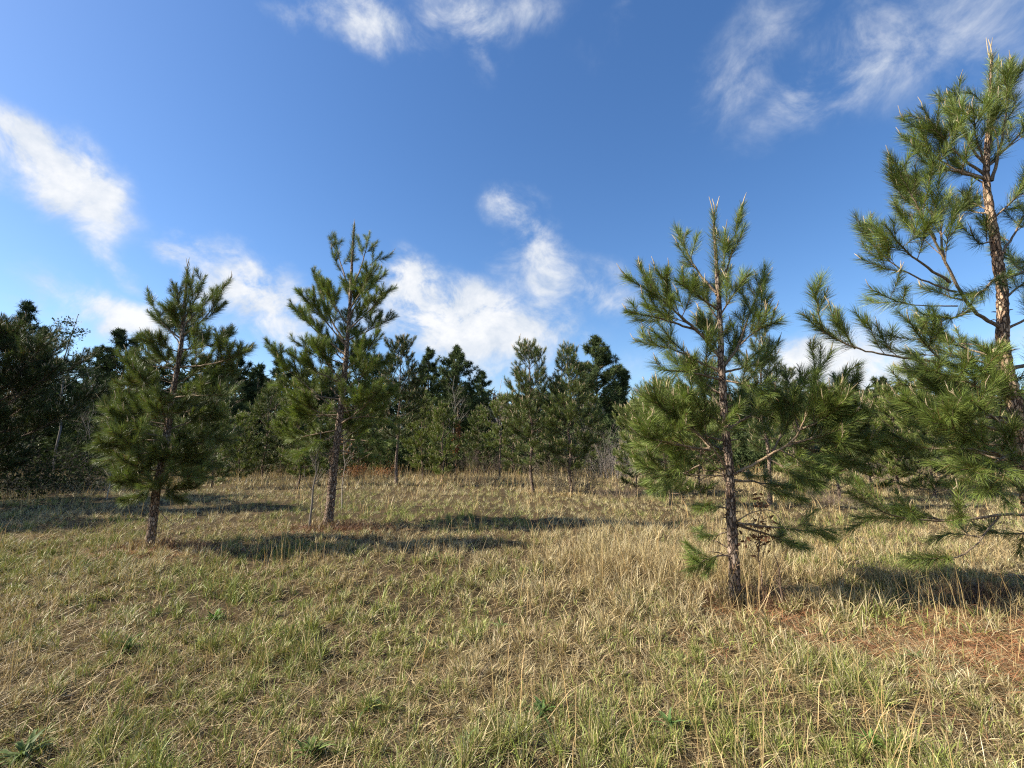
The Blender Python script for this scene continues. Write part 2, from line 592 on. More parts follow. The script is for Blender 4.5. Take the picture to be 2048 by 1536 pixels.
def grow(path, r0, rng, sides=9, ratio=0.46, lift=0.7, tail=0.55, wood=None, sub=True, start=0.3, k=5, rtip=0.004, wcol=(1, 1, 1), smin=0.14):
    """one branch: wood tubes into `wood`; returns needled shoots and tips"""
    p = chaikin(path, 2)
    L = arclen(p)[-1]
    n = max(8, int(L / 0.07))
    p = resample(p, n)
    p[1:-1] += rng.normal(size=(n - 2, 3)) * 0.004
    r = r0 + (rtip - r0) * (np.linspace(0, 1, n) ** 0.8)
    tube(wood, p, r, k, wcol)
    tg = unit(np.gradient(p, axis=0))
    shoots = [cut_tail(p, min(tail, L * 0.7))]
    tips = [(p[-1], tg[-1])]
    flip = rng.integers(2) * 2 - 1
    for i in range(sides):
        t = start + (0.95 - start) * (i + rng.random()) / sides
        j = min(n - 2, int(t * (n - 1)))
        ax = tg[j]
        lat = unit(np.cross(ax, UP) + 1e-4)
        flip = -flip
        perp = unit(lat * flip + UP * rng.uniform(-0.25, 0.75) + 0.35 * rng.normal(size=3))
        ln = max(smin, ((1 - t) * L * ratio + 0.16) * rng.uniform(0.7, 1.25))
        ln = min(ln, 1.0)
        a = math.radians(rng.uniform(32, 58))
        q = twig_path(p[j], ax * math.cos(a) + perp * math.sin(a), ln, rng, lift)
        q = chaikin(q, 1)
        tube(wood, q, np.linspace(max(0.0035, r[j] * 0.5), rtip * 0.8, len(q)), max(3, k - 1), wcol)
        shoots.append(cut_tail(q, min(tail * 0.95, ln * 0.85)))
        tips.append((q[-1], unit(q[-1] - q[-2])))
        if sub and ln > 0.38:
            tq = unit(np.gradient(q, axis=0))
            for _ in range(int(1 + ln * 2.2)):
                jj = int(rng.uniform(0.3, 0.85) * (len(q) - 1))
                a2 = math.radians(rng.uniform(30, 55))
                pr = unit(np.cross(tq[jj], rdir(rng, 1)[0]))
                l2 = ln * rng.uniform(0.28, 0.5)
                z = twig_path(q[jj], tq[jj] * math.cos(a2) + pr * math.sin(a2), l2, rng, lift * 0.8, 4)
                tube(wood, z, np.linspace(0.0035, rtip * 0.7, len(z)), 3, wcol)
                shoots.append(cut_tail(z, l2 * 0.85))
                tips.append((z[-1], unit(z[-1] - z[-2])))
    return shoots, tips


def add_candles(bag, tips, rng, prob, ln=(0.07, 0.16), r=0.006, col=(0.42, 0.33, 0.2), most=4):
    made = 0
    for p, d in tips:
        if d[2] < 0.2 or rng.random() > prob:
            continue
        for q in range(min(most, rng.integers(1, 4))):
            dd = unit(d + UP * 0.8 + 0.14 * rng.normal(size=3))
            l_ = rng.uniform(*ln) * (1.0 if q == 0 else 0.65)
            pts = np.array([p + 0.01 * q * rng.normal(size=3), p + dd * l_ * 0.5, p + dd * l_ + 0.015 * rng.normal(size=3)])
            tube(bag, pts, [r * 0.8, r, r * 0.35], 4, np.array(col) * rng.uniform(0.8, 1.3))
            made += 1
    return made


def trunk_mesh(path, radii, rng, k=14, step=0.03, rough=0.22, col=(1, 1, 1), stubs=0):
    b = Bag()
    s0 = arclen(np.asarray(path, float))
    p = np.asarray(path, float)
    pc = chaikin(p, 2)
    n = max(12, int(arclen(pc)[-1] / step))
    q = resample(pc, n)
    tt = np.linspace(0, 1, n)
    r = np.interp(tt, s0 / s0[-1], radii)
    r = r * (1 + 0.4 * np.exp(-tt * s0[-1] / 0.10))           # root flare
    q[:, :2] += (np.stack([fbm(tt * 9, tt * 0 + 1, 3), fbm(tt * 9, tt * 0 + 5, 4)], 1) - 0.5) * 0.03
    tube(b, q, r, k, col, rough, rng)
    for _ in range(int(stubs * s0[-1])):
        j = int(rng.uniform(.05, .62) * n)
        az = rng.uniform(0, 6.283)
        d = np.array([math.cos(az), math.sin(az), rng.uniform(-.1, .6)])
        l_ = rng.uniform(.02, .09) if rng.random() < .75 else rng.uniform(.12, .3)
        tube(b, np.array([q[j] + d * r[j] * .5, q[j] + d * (r[j] + l_ * .5), q[j] + d * (r[j] + l_) - UP * l_ * .15]), [.008, .006, .003], 4, (1.1, 1.05, 1.0))
    return b, q, r


def near_pine(label, trunk_px, rad_px, branches, fills, seed, dens, Lneedle, Wn, base_green=GREEN, Y0=None, candle=0.5, group=None, top_tail=0.85,
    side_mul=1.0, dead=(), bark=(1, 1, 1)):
    """a pine traced branch by branch; every branch is a part with its needles and pale new shoots as sub-parts"""
    rng = np.random.default_rng(seed)
    if Y0 is None:
        Y0 = G(*trunk_px[0])[1]
    s = Y0 / FPX / CP
    tp = [P(x, y, Y0) for x, y in trunk_px]
    tp[0][2] = float(hgt(tp[0][0], Y0)) - 0.05
    base = np.array([tp[0][0], Y0, float(hgt(tp[0][0], Y0))])
    root = thing('pine_tree', base, label, 'tree', group)
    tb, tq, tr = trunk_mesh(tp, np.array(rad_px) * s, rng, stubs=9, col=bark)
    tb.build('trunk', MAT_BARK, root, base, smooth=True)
    top = tq[tq[:, 2] > tq[-1, 2] - 0.01 - top_tail]
    fb = Bag()
    add_needles(fb, [top], rng, dens, Lneedle, Wn, base_green)
    fb.build('foliage', MAT_NEEDLE, root, base)
    for _ in range(3):
        cb = Bag()
        if add_candles(cb, [(tq[-1] + 0.012 * rng.normal(size=3), unit(UP + .12 * rng.normal(size=3)))], rng, 2, (0.12, 0.26), 0.007, most=1):
            cb.build('new_shoot', MAT_CANDLE, root, base, smooth=True)

    def make(path, r0, o):
        wood, fol, can = Bag(), Bag(), Bag()
        L = arclen(path)[-1]
        sh, tips = grow(path, r0, rng, sides=int(max(2, o.get('n', 4 + L * 6) * side_mul * 0.72)), ratio=o.get('ratio', 0.5), lift=o.get('lift', 0.75),
                        tail=o.get('tail', 0.55), wood=wood, start=o.get('start', 0.28), wcol=o.get('wcol', (1, 1, 1)))
        add_needles(fol, sh, rng, dens * o.get('d', 1), Lneedle, Wn, base_green, droop=o.get('droop', 0.12))
        br = wood.build('branch', MAT_BRANCH, root, base, smooth=True)
        cp = o.get('candle', candle)
        add_candles(fol, tips[1:], rng, cp)
        fol.build('foliage', MAT_NEEDLE, br, base)
        if add_candles(can, tips[:1], rng, cp * 1.6, (.1, .2), most=1):
            can.build('new_shoot', MAT_CANDLE, br, base, smooth=True)

    for e in branches:
        pts, dy = e[0], e[1]
        o = e[2] if len(e) > 2 else {}
        n = len(pts)
        Lpx = sum(math.dist(pts[i], pts[i + 1]) for i in range(n - 1))
        if dy is None:
            dy = rng.uniform(-0.55, 0.55) * Lpx * s
        path = np.array([P(x, y, Y0 + dy * (i / (n - 1)) ** 1.2) for i, (x, y) in enumerate(pts)])
        make(path, o.get('r', 0.006 + 0.011 * arclen(path)[-1]), o)
    for (z0, z1, L0, L1, e0, e1, n, azc, aw) in fills:       # branches towards and away from the viewer
        for i in range(n):
            u = (i + rng.random()) / n
            z = z0 + (z1 - z0) * u
            az = math.radians(azc[i % len(azc)] + rng.uniform(-aw, aw))
            L = (L0 + (L1 - L0) * u) * rng.uniform(0.8, 1.15)
            el = math.radians(e0 + (e1 - e0) * u + rng.uniform(-8, 8))
            j = int(np.argmin(np.abs(tq[:, 2] - z)))
            hd = np.array([math.cos(az), math.sin(az), 0])
            t = np.linspace(0, 1, 6)[:, None]
            path = tq[j] + L * (hd * t * math.cos(el) + UP * (math.sin(el) * t + 0.22 * t ** 2))
            make(path, 0.006 + 0.011 * L, {})
    for pts, dy in dead:                                        # bare dead limbs
        n = len(pts)
        path = np.array([P(x, y, Y0 + dy * (i / (n - 1))) for i, (x, y) in enumerate(pts)])
        wb = Bag()
        q = chaikin(path, 2)
        tube(wb, q, np.linspace(0.009, 0.0025, len(q)), 5, (1.3, 1.25, 1.15))
        for _ in range(4):
            jj = int(rng.uniform(0.3, 0.95) * (len(q) - 1))
            z = twig_path(q[jj], unit(q[-1] - q[0]) + 0.8 * rng.normal(size=3), rng.uniform(0.1, 0.3), rng, -0.5, 4)
            tube(wb, z, np.linspace(0.004, 0.0015, 4), 3, (1.3, 1.25, 1.15))
        d = wb.build('branch', MAT_BRANCH, root, base, smooth=True)
        d['label'] = 'bare dead branch'
    return root


YOUNG = 'young pines standing in the field'
# --- second pine from the right, the nearest whole tree
near_pine('young pine with pale candle tips and bare lower trunk, right of centre in tall straw',
          [(1468, 1197), (1465, 1060), (1460, 960), (1452, 850), (1443, 745), (1440, 690), (1436, 600), (1430, 500), (1427, 425)],
          [10.5, 9.2, 8.4, 7.4, 7, 5.6, 4.3, 3.3, 2],
          [([(1432, 585), (1400, 550), (1372, 505), (1360, 462)], None, {'n': 5}),
           ([(1432, 590), (1455, 540), (1470, 480), (1477, 432)], None, {'n': 6}),
           ([(1440, 714), (1408, 675), (1380, 648), (1325, 600), (1252, 553)], -0.2, {'n': 9, 'tail': .55}),
           ([(1400, 668), (1350, 625), (1295, 560)], 0.25, {'n': 6}),
           ([(1395, 660), (1330, 640), (1254, 622)], -0.45, {'n': 7, 'tail': .5}),
           ([(1441, 743), (1408, 730), (1364, 703), (1310, 690), (1272, 682)], 0.3, {'n': 8, 'tail': .5}),
           ([(1449, 730), (1479, 692), (1490, 653), (1510, 600), (1532, 560)], 0.2, {'n': 8}),
           ([(1480, 690), (1510, 660), (1552, 645)], -0.3, {'n': 7}),
           ([(1445, 745), (1490, 735), (1550, 715)], 0.45, {'n': 8}),
           ([(1436, 640), (1465, 590), (1498, 548)], -0.3, {'n': 5}),
           ([(1436, 620), (1395, 590), (1350, 560)], -0.35, {'n': 5}),
           ([(1443, 760), (1500, 770), (1545, 790)], -0.5, {'n': 6}),
           ([(1443, 760), (1390, 745), (1320, 740)], -0.6, {'n': 5}),
           ([(1457, 945), (1435, 905), (1397, 867), (1331, 823), (1300, 790)], -0.5, {'n': 18, 'tail': .5, 'r': .016}),
           ([(1420, 890), (1370, 850), (1345, 790)], 0.4, {'n': 7}),
           ([(1446, 951), (1370, 949), (1310, 938), (1272, 930)], 0.1, {'n': 8, 'lift': .25, 'r': .009}),
           ([(1420, 900), (1350, 890), (1275, 870)], -0.5, {'n': 15}),
           ([(1400, 930), (1350, 960), (1320, 965)], 0.4, {'n': 6, 'lift': .1}),
           ([(1468, 949), (1528, 916), (1577, 891), (1605, 856), (1622, 790), (1640, 740), (1662, 705)], -0.25, {'n': 9, 'r': .019, 'wcol': (1.5, 1.45, 1.35)}),
           ([(1577, 891), (1640, 870), (1700, 840), (1738, 822)], -0.5, {'n': 17, 'lift': .3, 'tail': .5}),
           ([(1590, 888), (1650, 885), (1700, 880), (1742, 872)], 0.15, {'n': 16, 'lift': .2}),
           ([(1600, 860), (1580, 810), (1600, 760)], 0.3, {'n': 7}),
           ([(1610, 840), (1665, 800), (1705, 770)], 0.2, {'n': 14}),
           ([(1590, 885), (1640, 910), (1700, 935)], 0.3, {'n': 14, 'lift': .1}), ([(1540, 912), (1570, 860), (1560, 800)], 0.4, {'n': 12}),
           ([(1560, 900), (1610, 925), (1660, 955)], -0.4, {'n': 12, 'lift': 0}), ([(1600, 860), (1650, 840), (1690, 800)], -0.6, {'n': 14}),
           ([(1425, 895), (1370, 900), (1300, 900)], 0.2, {'n': 13}), ([(1420, 895), (1360, 820), (1310, 830)], 0.6, {'n': 13}),
           ([(1530, 915), (1580, 940), (1640, 965)], -0.3, {'n': 7, 'lift': -.2}),
           ([(1465, 960), (1520, 965), (1580, 975)], 0.6, {'n': 7, 'lift': -.1}),
           ([(1452, 860), (1500, 830), (1545, 810)], 0.8, {'n': 12}),
           ([(1463, 1018), (1430, 1012), (1395, 1018)], -0.1, {'n': 2, 'lift': -.1, 'candle': 0}),
           ([(1464, 1060), (1425, 1075), (1390, 1062)], 0.25, {'n': 3, 'lift': -.1, 'candle': 0, 'tail': .3}),
           ([(1462, 1110), (1430, 1112), (1405, 1122), (1380, 1140)], -0.15, {'n': 5, 'lift': .5, 'candle': 0, 'd': 1.3, 'tail': .4}),
           ([(1475, 1046), (1560, 1056), (1625, 1062), (1668, 1078)], -0.2, {'n': 4, 'lift': -.1, 'candle': 0, 'start': .6}),
           ([(1475, 1050), (1540, 1070), (1600, 1095)], 0.4, {'n': 4, 'lift': -.1, 'candle': 0, 'start': .5})],
          [(1.5, 2.3, .95, .8, 5, 25, 6, (70, 110, 40, 140), 25), (2.3, 3.6, .7, .35, 25, 60, 5, (60, 120), 35)],
          11, 820, 0.18, 0.0030, side_mul=1.2, candle=.55, group=YOUNG,
          dead=[([(1473, 1043), (1506, 1022), (1550, 1018), (1583, 1078)], -0.3), ([(1445, 940), (1430, 935), (1410, 912)], -0.3), ([(1440, 925), (1375, 890), (1312, 880)], -0.5)])

# --- big pine cut by the right edge
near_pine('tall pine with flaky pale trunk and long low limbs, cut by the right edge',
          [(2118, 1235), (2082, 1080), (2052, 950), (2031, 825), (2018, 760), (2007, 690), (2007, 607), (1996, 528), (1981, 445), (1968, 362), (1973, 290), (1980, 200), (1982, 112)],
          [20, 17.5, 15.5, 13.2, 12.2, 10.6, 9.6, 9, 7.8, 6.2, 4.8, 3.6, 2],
          [([(1972, 330), (1940, 290), (1912, 240), (1898, 192)], 0.2, {'n': 9}),
           ([(1970, 350), (1915, 310), (1870, 260), (1845, 215)], -0.15, {'n': 11, 'tail': .5}),
           ([(1968, 356), (1900, 335), (1850, 300), (1805, 275)], 0.25, {'n': 11, 'tail': .5}),
           ([(1968, 358), (1920, 345), (1880, 335), (1842, 322)], -0.4, {'n': 7}),
           ([(1975, 300), (1990, 220), (1998, 125)], 0.15, {'n': 7, 'tail': .6}),
           ([(1983, 362), (2005, 280), (2015, 200), (2024, 132)], -0.2, {'n': 9, 'tail': .55}),
           ([(1978, 330), (2030, 280), (2075, 230)], 0.2, {'n': 9}),
           ([(1972, 340), (1950, 270), (1945, 215)], -0.4, {'n': 7}),
           ([(2012, 662), (1944, 622), (1913, 570), (1887, 518), (1850, 445), (1808, 360), (1779, 310)], -0.3, {'n': 15, 'tail': .5, 'r': .024, 'start': .42}),
           ([(1887, 518), (1880, 440), (1885, 395)], 0.2, {'n': 9}),
           ([(1870, 480), (1830, 410), (1800, 350)], 0.3, {'n': 9}),
           ([(1913, 584), (1840, 560), (1783, 528), (1745, 490), (1731, 450)], 0.2, {'n': 11, 'r': .013, 'start': .4}),
           ([(1900, 565), (1830, 520), (1790, 480), (1768, 447)], -0.3, {'n': 9, 'start': .4}),
           ([(1915, 612), (1850, 612), (1804, 607), (1745, 580)], -0.2, {'n': 6, 'r': .009, 'start': .6}),
           ([(1925, 600), (1890, 590), (1855, 575)], 0.4, {'n': 5}),
           ([(1940, 620), (1905, 640), (1870, 632)], -0.5, {'n': 4}),
           ([(2000, 545), (1960, 590), (1940, 590)], -0.3, {'n': 4, 'lift': .4}),
           ([(1988, 480), (1960, 490), (1945, 470)], -0.2, {'n': 3, 'tail': .3}),
           ([(1980, 420), (1955, 410), (1938, 402)], 0.2, {'n': 2, 'tail': .3}),
           ([(2004, 742), (1892, 726), (1788, 713), (1710, 698), (1648, 666), (1606, 628)], -0.2, {'n': 10, 'r': .022, 'tail': .5, 'start': .45, 'ratio': .3, 'wcol': (1.25, 1.2, 1.1)}),
           ([(1648, 668), (1634, 620), (1630, 568)], -0.05, {'n': 5, 'tail': .5}),
           ([(1710, 698), (1685, 660), (1672, 625)], 0.1, {'n': 4}),
           ([(1890, 726), (1850, 690), (1818, 642)], -0.3, {'n': 9}),
           ([(2004, 735), (1930, 715), (1850, 690)], 0.5, {'n': 8}),
           ([(2033, 799), (1965, 776), (1918, 757), (1850, 740)], -0.5, {'n': 10, 'r': .014}),
           ([(2030, 800), (1950, 790), (1860, 780), (1790, 765)], 0.4, {'n': 11}),
           ([(2035, 870), (1960, 850), (1870, 830), (1800, 800)], -0.3, {'n': 13, 'lift': .4}),
           ([(2048, 933), (2012, 915), (1983, 904), (1954, 890), (1912, 857), (1858, 843)], -0.6, {'n': 13, 'r': .017}),
           ([(2042, 930), (1970, 900), (1886, 897), (1804, 897), (1760, 885)], 0.2, {'n': 12, 'lift': .3}),
           ([(2040, 940), (2000, 960), (1975, 985)], -0.7, {'n': 9, 'lift': .1}),
           ([(2038, 900), (1980, 930), (1920, 940)], -0.6, {'n': 8, 'lift': .1}),
           ([(2030, 850), (1990, 840), (1940, 800)], -0.8, {'n': 10}),
           ([(2025, 800), (1990, 760), (1960, 740)], -0.7, {'n': 8}),
           ([(2078, 1032), (2012, 1026), (1915, 1044), (1850, 1040), (1786, 1033), (1740, 1010), (1698, 985)], -0.25, {'n': 9, 'r': .018, 'lift': .3, 'start': .5, 'ratio': .35}),
           ([(1915, 1044), (1830, 1030), (1770, 1015)], 0.1, {'n': 7, 'lift': .2}),
           ([(2000, 1030), (1962, 1080), (1935, 1105), (1905, 1118), (1812, 1116)], -0.3, {'n': 4, 'r': .011, 'lift': .1, 'start': .5, 'ratio': .25}),
           ([(1962, 1075), (1910, 1065), (1878, 1074)], 0.2, {'n': 3, 'lift': .1, 'candle': 0}),
           ([(2088, 1062), (2010, 1070), (1960, 1060)], 0.5, {'n': 5, 'lift': .1}),
           ([(2007, 600), (2040, 570), (2090, 540)], 0.1, {'n': 7}), ([(2010, 660), (2050, 640), (2120, 600), (2150, 540)], -0.2, {'n': 11}),
           ([(1996, 520), (2040, 450), (2060, 400)], 0.2, {'n': 9}), ([(2000, 560), (2060, 540), (2130, 480)], 0.4, {'n': 8}),
           ([(2018, 740), (2090, 720), (2200, 690), (2260, 640)], 0.2, {'n': 11}), ([(2028, 820), (2120, 800), (2230, 780)], -0.3, {'n': 11}),
           ([(2040, 930), (2120, 900), (2260, 880)], 0.2, {'n': 11}), ([(1980, 440), (2030, 400), (2070, 340)], -0.2, {'n': 8})],
          [(1.4, 2.8, 1.2, .8, 0, 20, 6, (90, 70, 110), 30), (4.3, 4.9, .6, .4, 30, 55, 3, (60, 120), 35)],
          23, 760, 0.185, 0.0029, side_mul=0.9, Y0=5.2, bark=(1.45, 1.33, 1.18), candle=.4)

# --- pine left of centre
near_pine('full young pine with a long low limb reaching left, beside two thin dead stems',
          [(654, 1060), (663, 980), (672, 900), (680, 830), (688, 770), (694, 690), (700, 600), (708, 455)],
          [9, 8, 6.6, 6.2, 5.4, 4.2, 3.2, 1.8],
          [([(701, 600), (690, 550), (675, 510), (670, 472)], None, {'n': 4}), ([(702, 580), (725, 530), (739, 465)], None, {'n': 4}),
           ([(698, 640), (720, 590), (770, 548)], 0.4, {'n': 9}), ([(697, 660), (740, 620), (782, 575)], -0.4, {'n': 9}),
           ([(696, 680), (740, 660), (792, 632)], 0.2, {'n': 9}), ([(699, 620), (730, 570), (750, 530)], -0.5, {'n': 7}),
           ([(694, 690), (660, 640), (630, 545)], 0.3, {'n': 11}), ([(694, 695), (650, 640), (592, 580)], -0.4, {'n': 12}),
           ([(697, 650), (660, 600), (640, 560)], -0.3, {'n': 9}),
           ([(692, 710), (640, 670), (584, 612)], 0.5, {'n': 11}), ([(690, 730), (640, 710), (586, 682)], -0.2, {'n': 11}),
           ([(688, 770), (650, 720), (625, 680)], -0.8, {'n': 10}), ([(690, 740), (730, 710), (760, 660)], -0.5, {'n': 9}),
           ([(676, 822), (610, 770), (560, 725), (533, 680)], -0.3, {'n': 10, 'r': .02, 'start': .4, 'tail': .6}),
           ([(640, 800), (590, 770), (545, 770)], 0.3, {'n': 9}),
           ([(684, 800), (620, 790), (560, 800)], 0.6, {'n': 12}), ([(680, 830), (620, 830), (560, 830)], -0.4, {'n': 12}),
           ([(676, 860), (620, 870), (570, 885)], 0.4, {'n': 11}), ([(674, 870), (630, 890), (590, 915)], -0.5, {'n': 9, 'lift': .2}),
           ([(688, 780), (740, 740), (790, 720)], 0.7, {'n': 10}), ([(685, 800), (740, 790), (800, 790)], 0.3, {'n': 10}),
           ([(680, 840), (740, 830), (790, 850)], 0.6, {'n': 10}), ([(676, 880), (730, 880), (780, 890)], -0.3, {'n': 8, 'lift': .2}),
           ([(674, 900), (720, 910), (765, 920)], 0.5, {'n': 6, 'lift': .1})],
          [(1.6, 3.6, 1.6, 1.0, 4, 25, 13, (90, 60, 120, -30, -150), 30), (3.6, 5.2, .85, .4, 30, 60, 7, (60, 120, 90, -30), 35)],
          31, 760, 0.165, 0.0036, side_mul=1.5, candle=.25, group=YOUNG,
          dead=[([(672, 890), (700, 870), (725, 850)], 0.2), ([(668, 925), (640, 905), (610, 885)], -0.3), ([(668, 940), (700, 930), (745, 905)], -0.2)])

# --- leftmost young pine
near_pine('bushy leaning young pine with erect candle tips, leftmost of the near pines',
          [(298, 1102), (312, 985), (328, 905), (340, 830), (350, 760), (362, 690), (369, 620), (375, 540)],
          [8, 7.4, 6.4, 5.4, 4.8, 4, 3, 1.6],
          [([(366, 665), (372, 610), (386, 552)], 0.2, {'n': 3}), ([(367, 650), (356, 605), (352, 568)], -0.2, {'n': 3}), ([(362, 690), (340, 660), (322, 640)], 0.3, {'n': 5}),
           ([(368, 640), (390, 600), (411, 552)], 0.15, {'n': 3}), ([(366, 670), (420, 630), (448, 572)], -0.2, {'n': 5}), ([(368, 650), (395, 625), (425, 590)], .3, {'n': 3}),
           ([(366, 680), (325, 650), (298, 598)], 0.15, {'n': 5}), ([(367, 660), (345, 630), (325, 610)], -0.3, {'n': 3}),
           ([(362, 700), (430, 690), (470, 665)], 0.4, {'n': 10}), ([(356, 735), (430, 730), (498, 700)], -0.3, {'n': 12}),
           ([(360, 705), (320, 690), (288, 680)], -0.4, {'n': 8}), ([(354, 740), (310, 730), (270, 740)], 0.4, {'n': 10}),
           ([(340, 828), (370, 800), (398, 777), (440, 740), (475, 705)], 0.3, {'n': 11, 'wcol': (1.4, 1.35, 1.25), 'r': .016}),
           ([(346, 790), (300, 770), (240, 770)], -0.4, {'n': 12}), ([(345, 795), (400, 790), (465, 790)], -0.5, {'n': 11}),
           ([(340, 830), (270, 820), (205, 840)], 0.4, {'n': 13}), ([(335, 870), (300, 872), (250, 850), (215, 820)], -0.6, {'n': 13}),
           ([(336, 860), (390, 840), (450, 835)], 0.3, {'n': 12}), ([(333, 880), (250, 880), (190, 890)], -0.3, {'n': 13, 'lift': .4}),
           ([(330, 900), (260, 910), (200, 925)], 0.4, {'n': 12, 'lift': .3}), ([(330, 900), (390, 890), (455, 880)], -0.4, {'n': 12, 'lift': .4}),
           ([(325, 920), (380, 920), (430, 930)], 0.3, {'n': 10, 'lift': .2}), ([(322, 930), (280, 945), (240, 955)], -0.4, {'n': 10, 'lift': .1}),
           ([(316, 965), (285, 990), (250, 1005)], -0.2, {'n': 7, 'lift': .1}), ([(316, 970), (340, 985), (362, 1000)], 0.2, {'n': 5, 'lift': .1}),
           ([(320, 950), (350, 950), (400, 955)], -0.5, {'n': 8, 'lift': .1})],
          [(0.98, 1.5, .7, .85, -8, 2, 8, (0, -60, -120, 180, 90, -90), 25), (1.2, 2.7, 1.2, .95, 0, 20, 9, (90, -90, 50, 130, -40, -140), 30), (2.6, 3.9, .8, .35, 25, 60, 7, (60, 120, -90), 45)],
          47, 780, 0.17, 0.0036, np.array([0.115, 0.148, 0.044]), side_mul=1.5, candle=.3, group=YOUNG,
          dead=[([(313, 1015), (335, 1040), (352, 1052)], -0.1), ([(325, 925), (310, 905), (287, 898)], -0.4)])


# ------------------------------------------------------------------ procedural young pines further back
def young_pine(base, H, half, label, seed, cb=0.12, dens=280, L=0.18, Wn=0.010, green=np.array([.10, .134, .038]), lean=0.0, group='young pines in the middle distance', whorl=0.42, sides=1.0, r0=None,
               candle=0.35, nbr=5, sag=0.0):
    rng = np.random.default_rng(seed)
    base = np.array([base[0], base[1], float(hgt(base[0], base[1]))])
    root = thing('pine_tree', base, label, 'tree', group)
    zz = np.linspace(-0.05, H, 8)
    path = np.stack([base[0] + lean * zz + 0.05 * rng.normal(size=8), base[1] + 0.05 * rng.normal(size=8), base[2] + zz], 1)
    r0 = r0 or 0.018 + H * 0.0085
    tb, tq, tr = trunk_mesh(path, r0 * (1 - np.linspace(0, 1, 8) * 0.9), rng, 9, 0.08)
    fol = Bag()
    shoots = [cut_tail(tq, 0.55)]
    tips = [(tq[-1], UP)]
    z = cb * H
    while z < H * 0.95:
        u = (z - cb * H) / (H - cb * H)
        prof = half * (min(1, 0.62 + 1.6 * u) if u < 0.25 else 1.02 * (1 - ((u - 0.25) / 0.78) ** 1.35))
        a0 = rng.uniform(0, 6.28)
        nb = rng.integers(nbr - 1, nbr + 1)
        for b in range(nb):
            az = a0 + 6.283 * b / nb + rng.uniform(-.4, .4)
            Lb = max(0.25, prof * rng.uniform(0.6, 1.15))
            el = math.radians((4 + 56 * u ** 1.1) + rng.uniform(-10, 10)) - sag
            j = int(np.argmin(np.abs(tq[:, 2] - base[2] - z - rng.uniform(-.12, .12))))
            hd = np.array([math.cos(az), math.sin(az), 0])
            t = np.linspace(0, 1, 5)[:, None]
            Lh = Lb / max(0.5, math.cos(el))
            Lh = min(Lh, max(.45, (H * 1.0 - z) / (math.sin(max(el, .05)) + .25)))
            pth = tq[j] + Lh * (hd * t * math.cos(el) + UP * (math.sin(el) * t + 0.25 * t ** 2))
            s_, t_ = grow(pth, 0.006 + 0.009 * Lb, rng, sides=int((4 + Lb * 6) * sides), ratio=.5, wood=tb, k=4, rtip=.005, wcol=(.9, .9, .9), lift=.6)
            shoots += s_
            tips += t_
        z += whorl * rng.uniform(0.75, 1.2)
    tb.build('trunk', MAT_BARK, root, base, smooth=True)
    add_needles(fol, shoots, rng, dens, L, Wn, green, two=False)
    add_candles(fol, tips, rng, candle, (0.08, 0.18), 0.010)
    fol.build('crown', MAT_NEEDLE, root, base)
    return root


def at_px(x, Y):
    """ground position under photo column x at distance Y"""
    a = (x - 1024.0) / FPX
    # column at the horizon height
    d = ray(x, 925)
    return np.array([d[0] / d[1] * Y, Y])


def top_h(x, y, Y):
    return float(P(x, y, Y)[2])


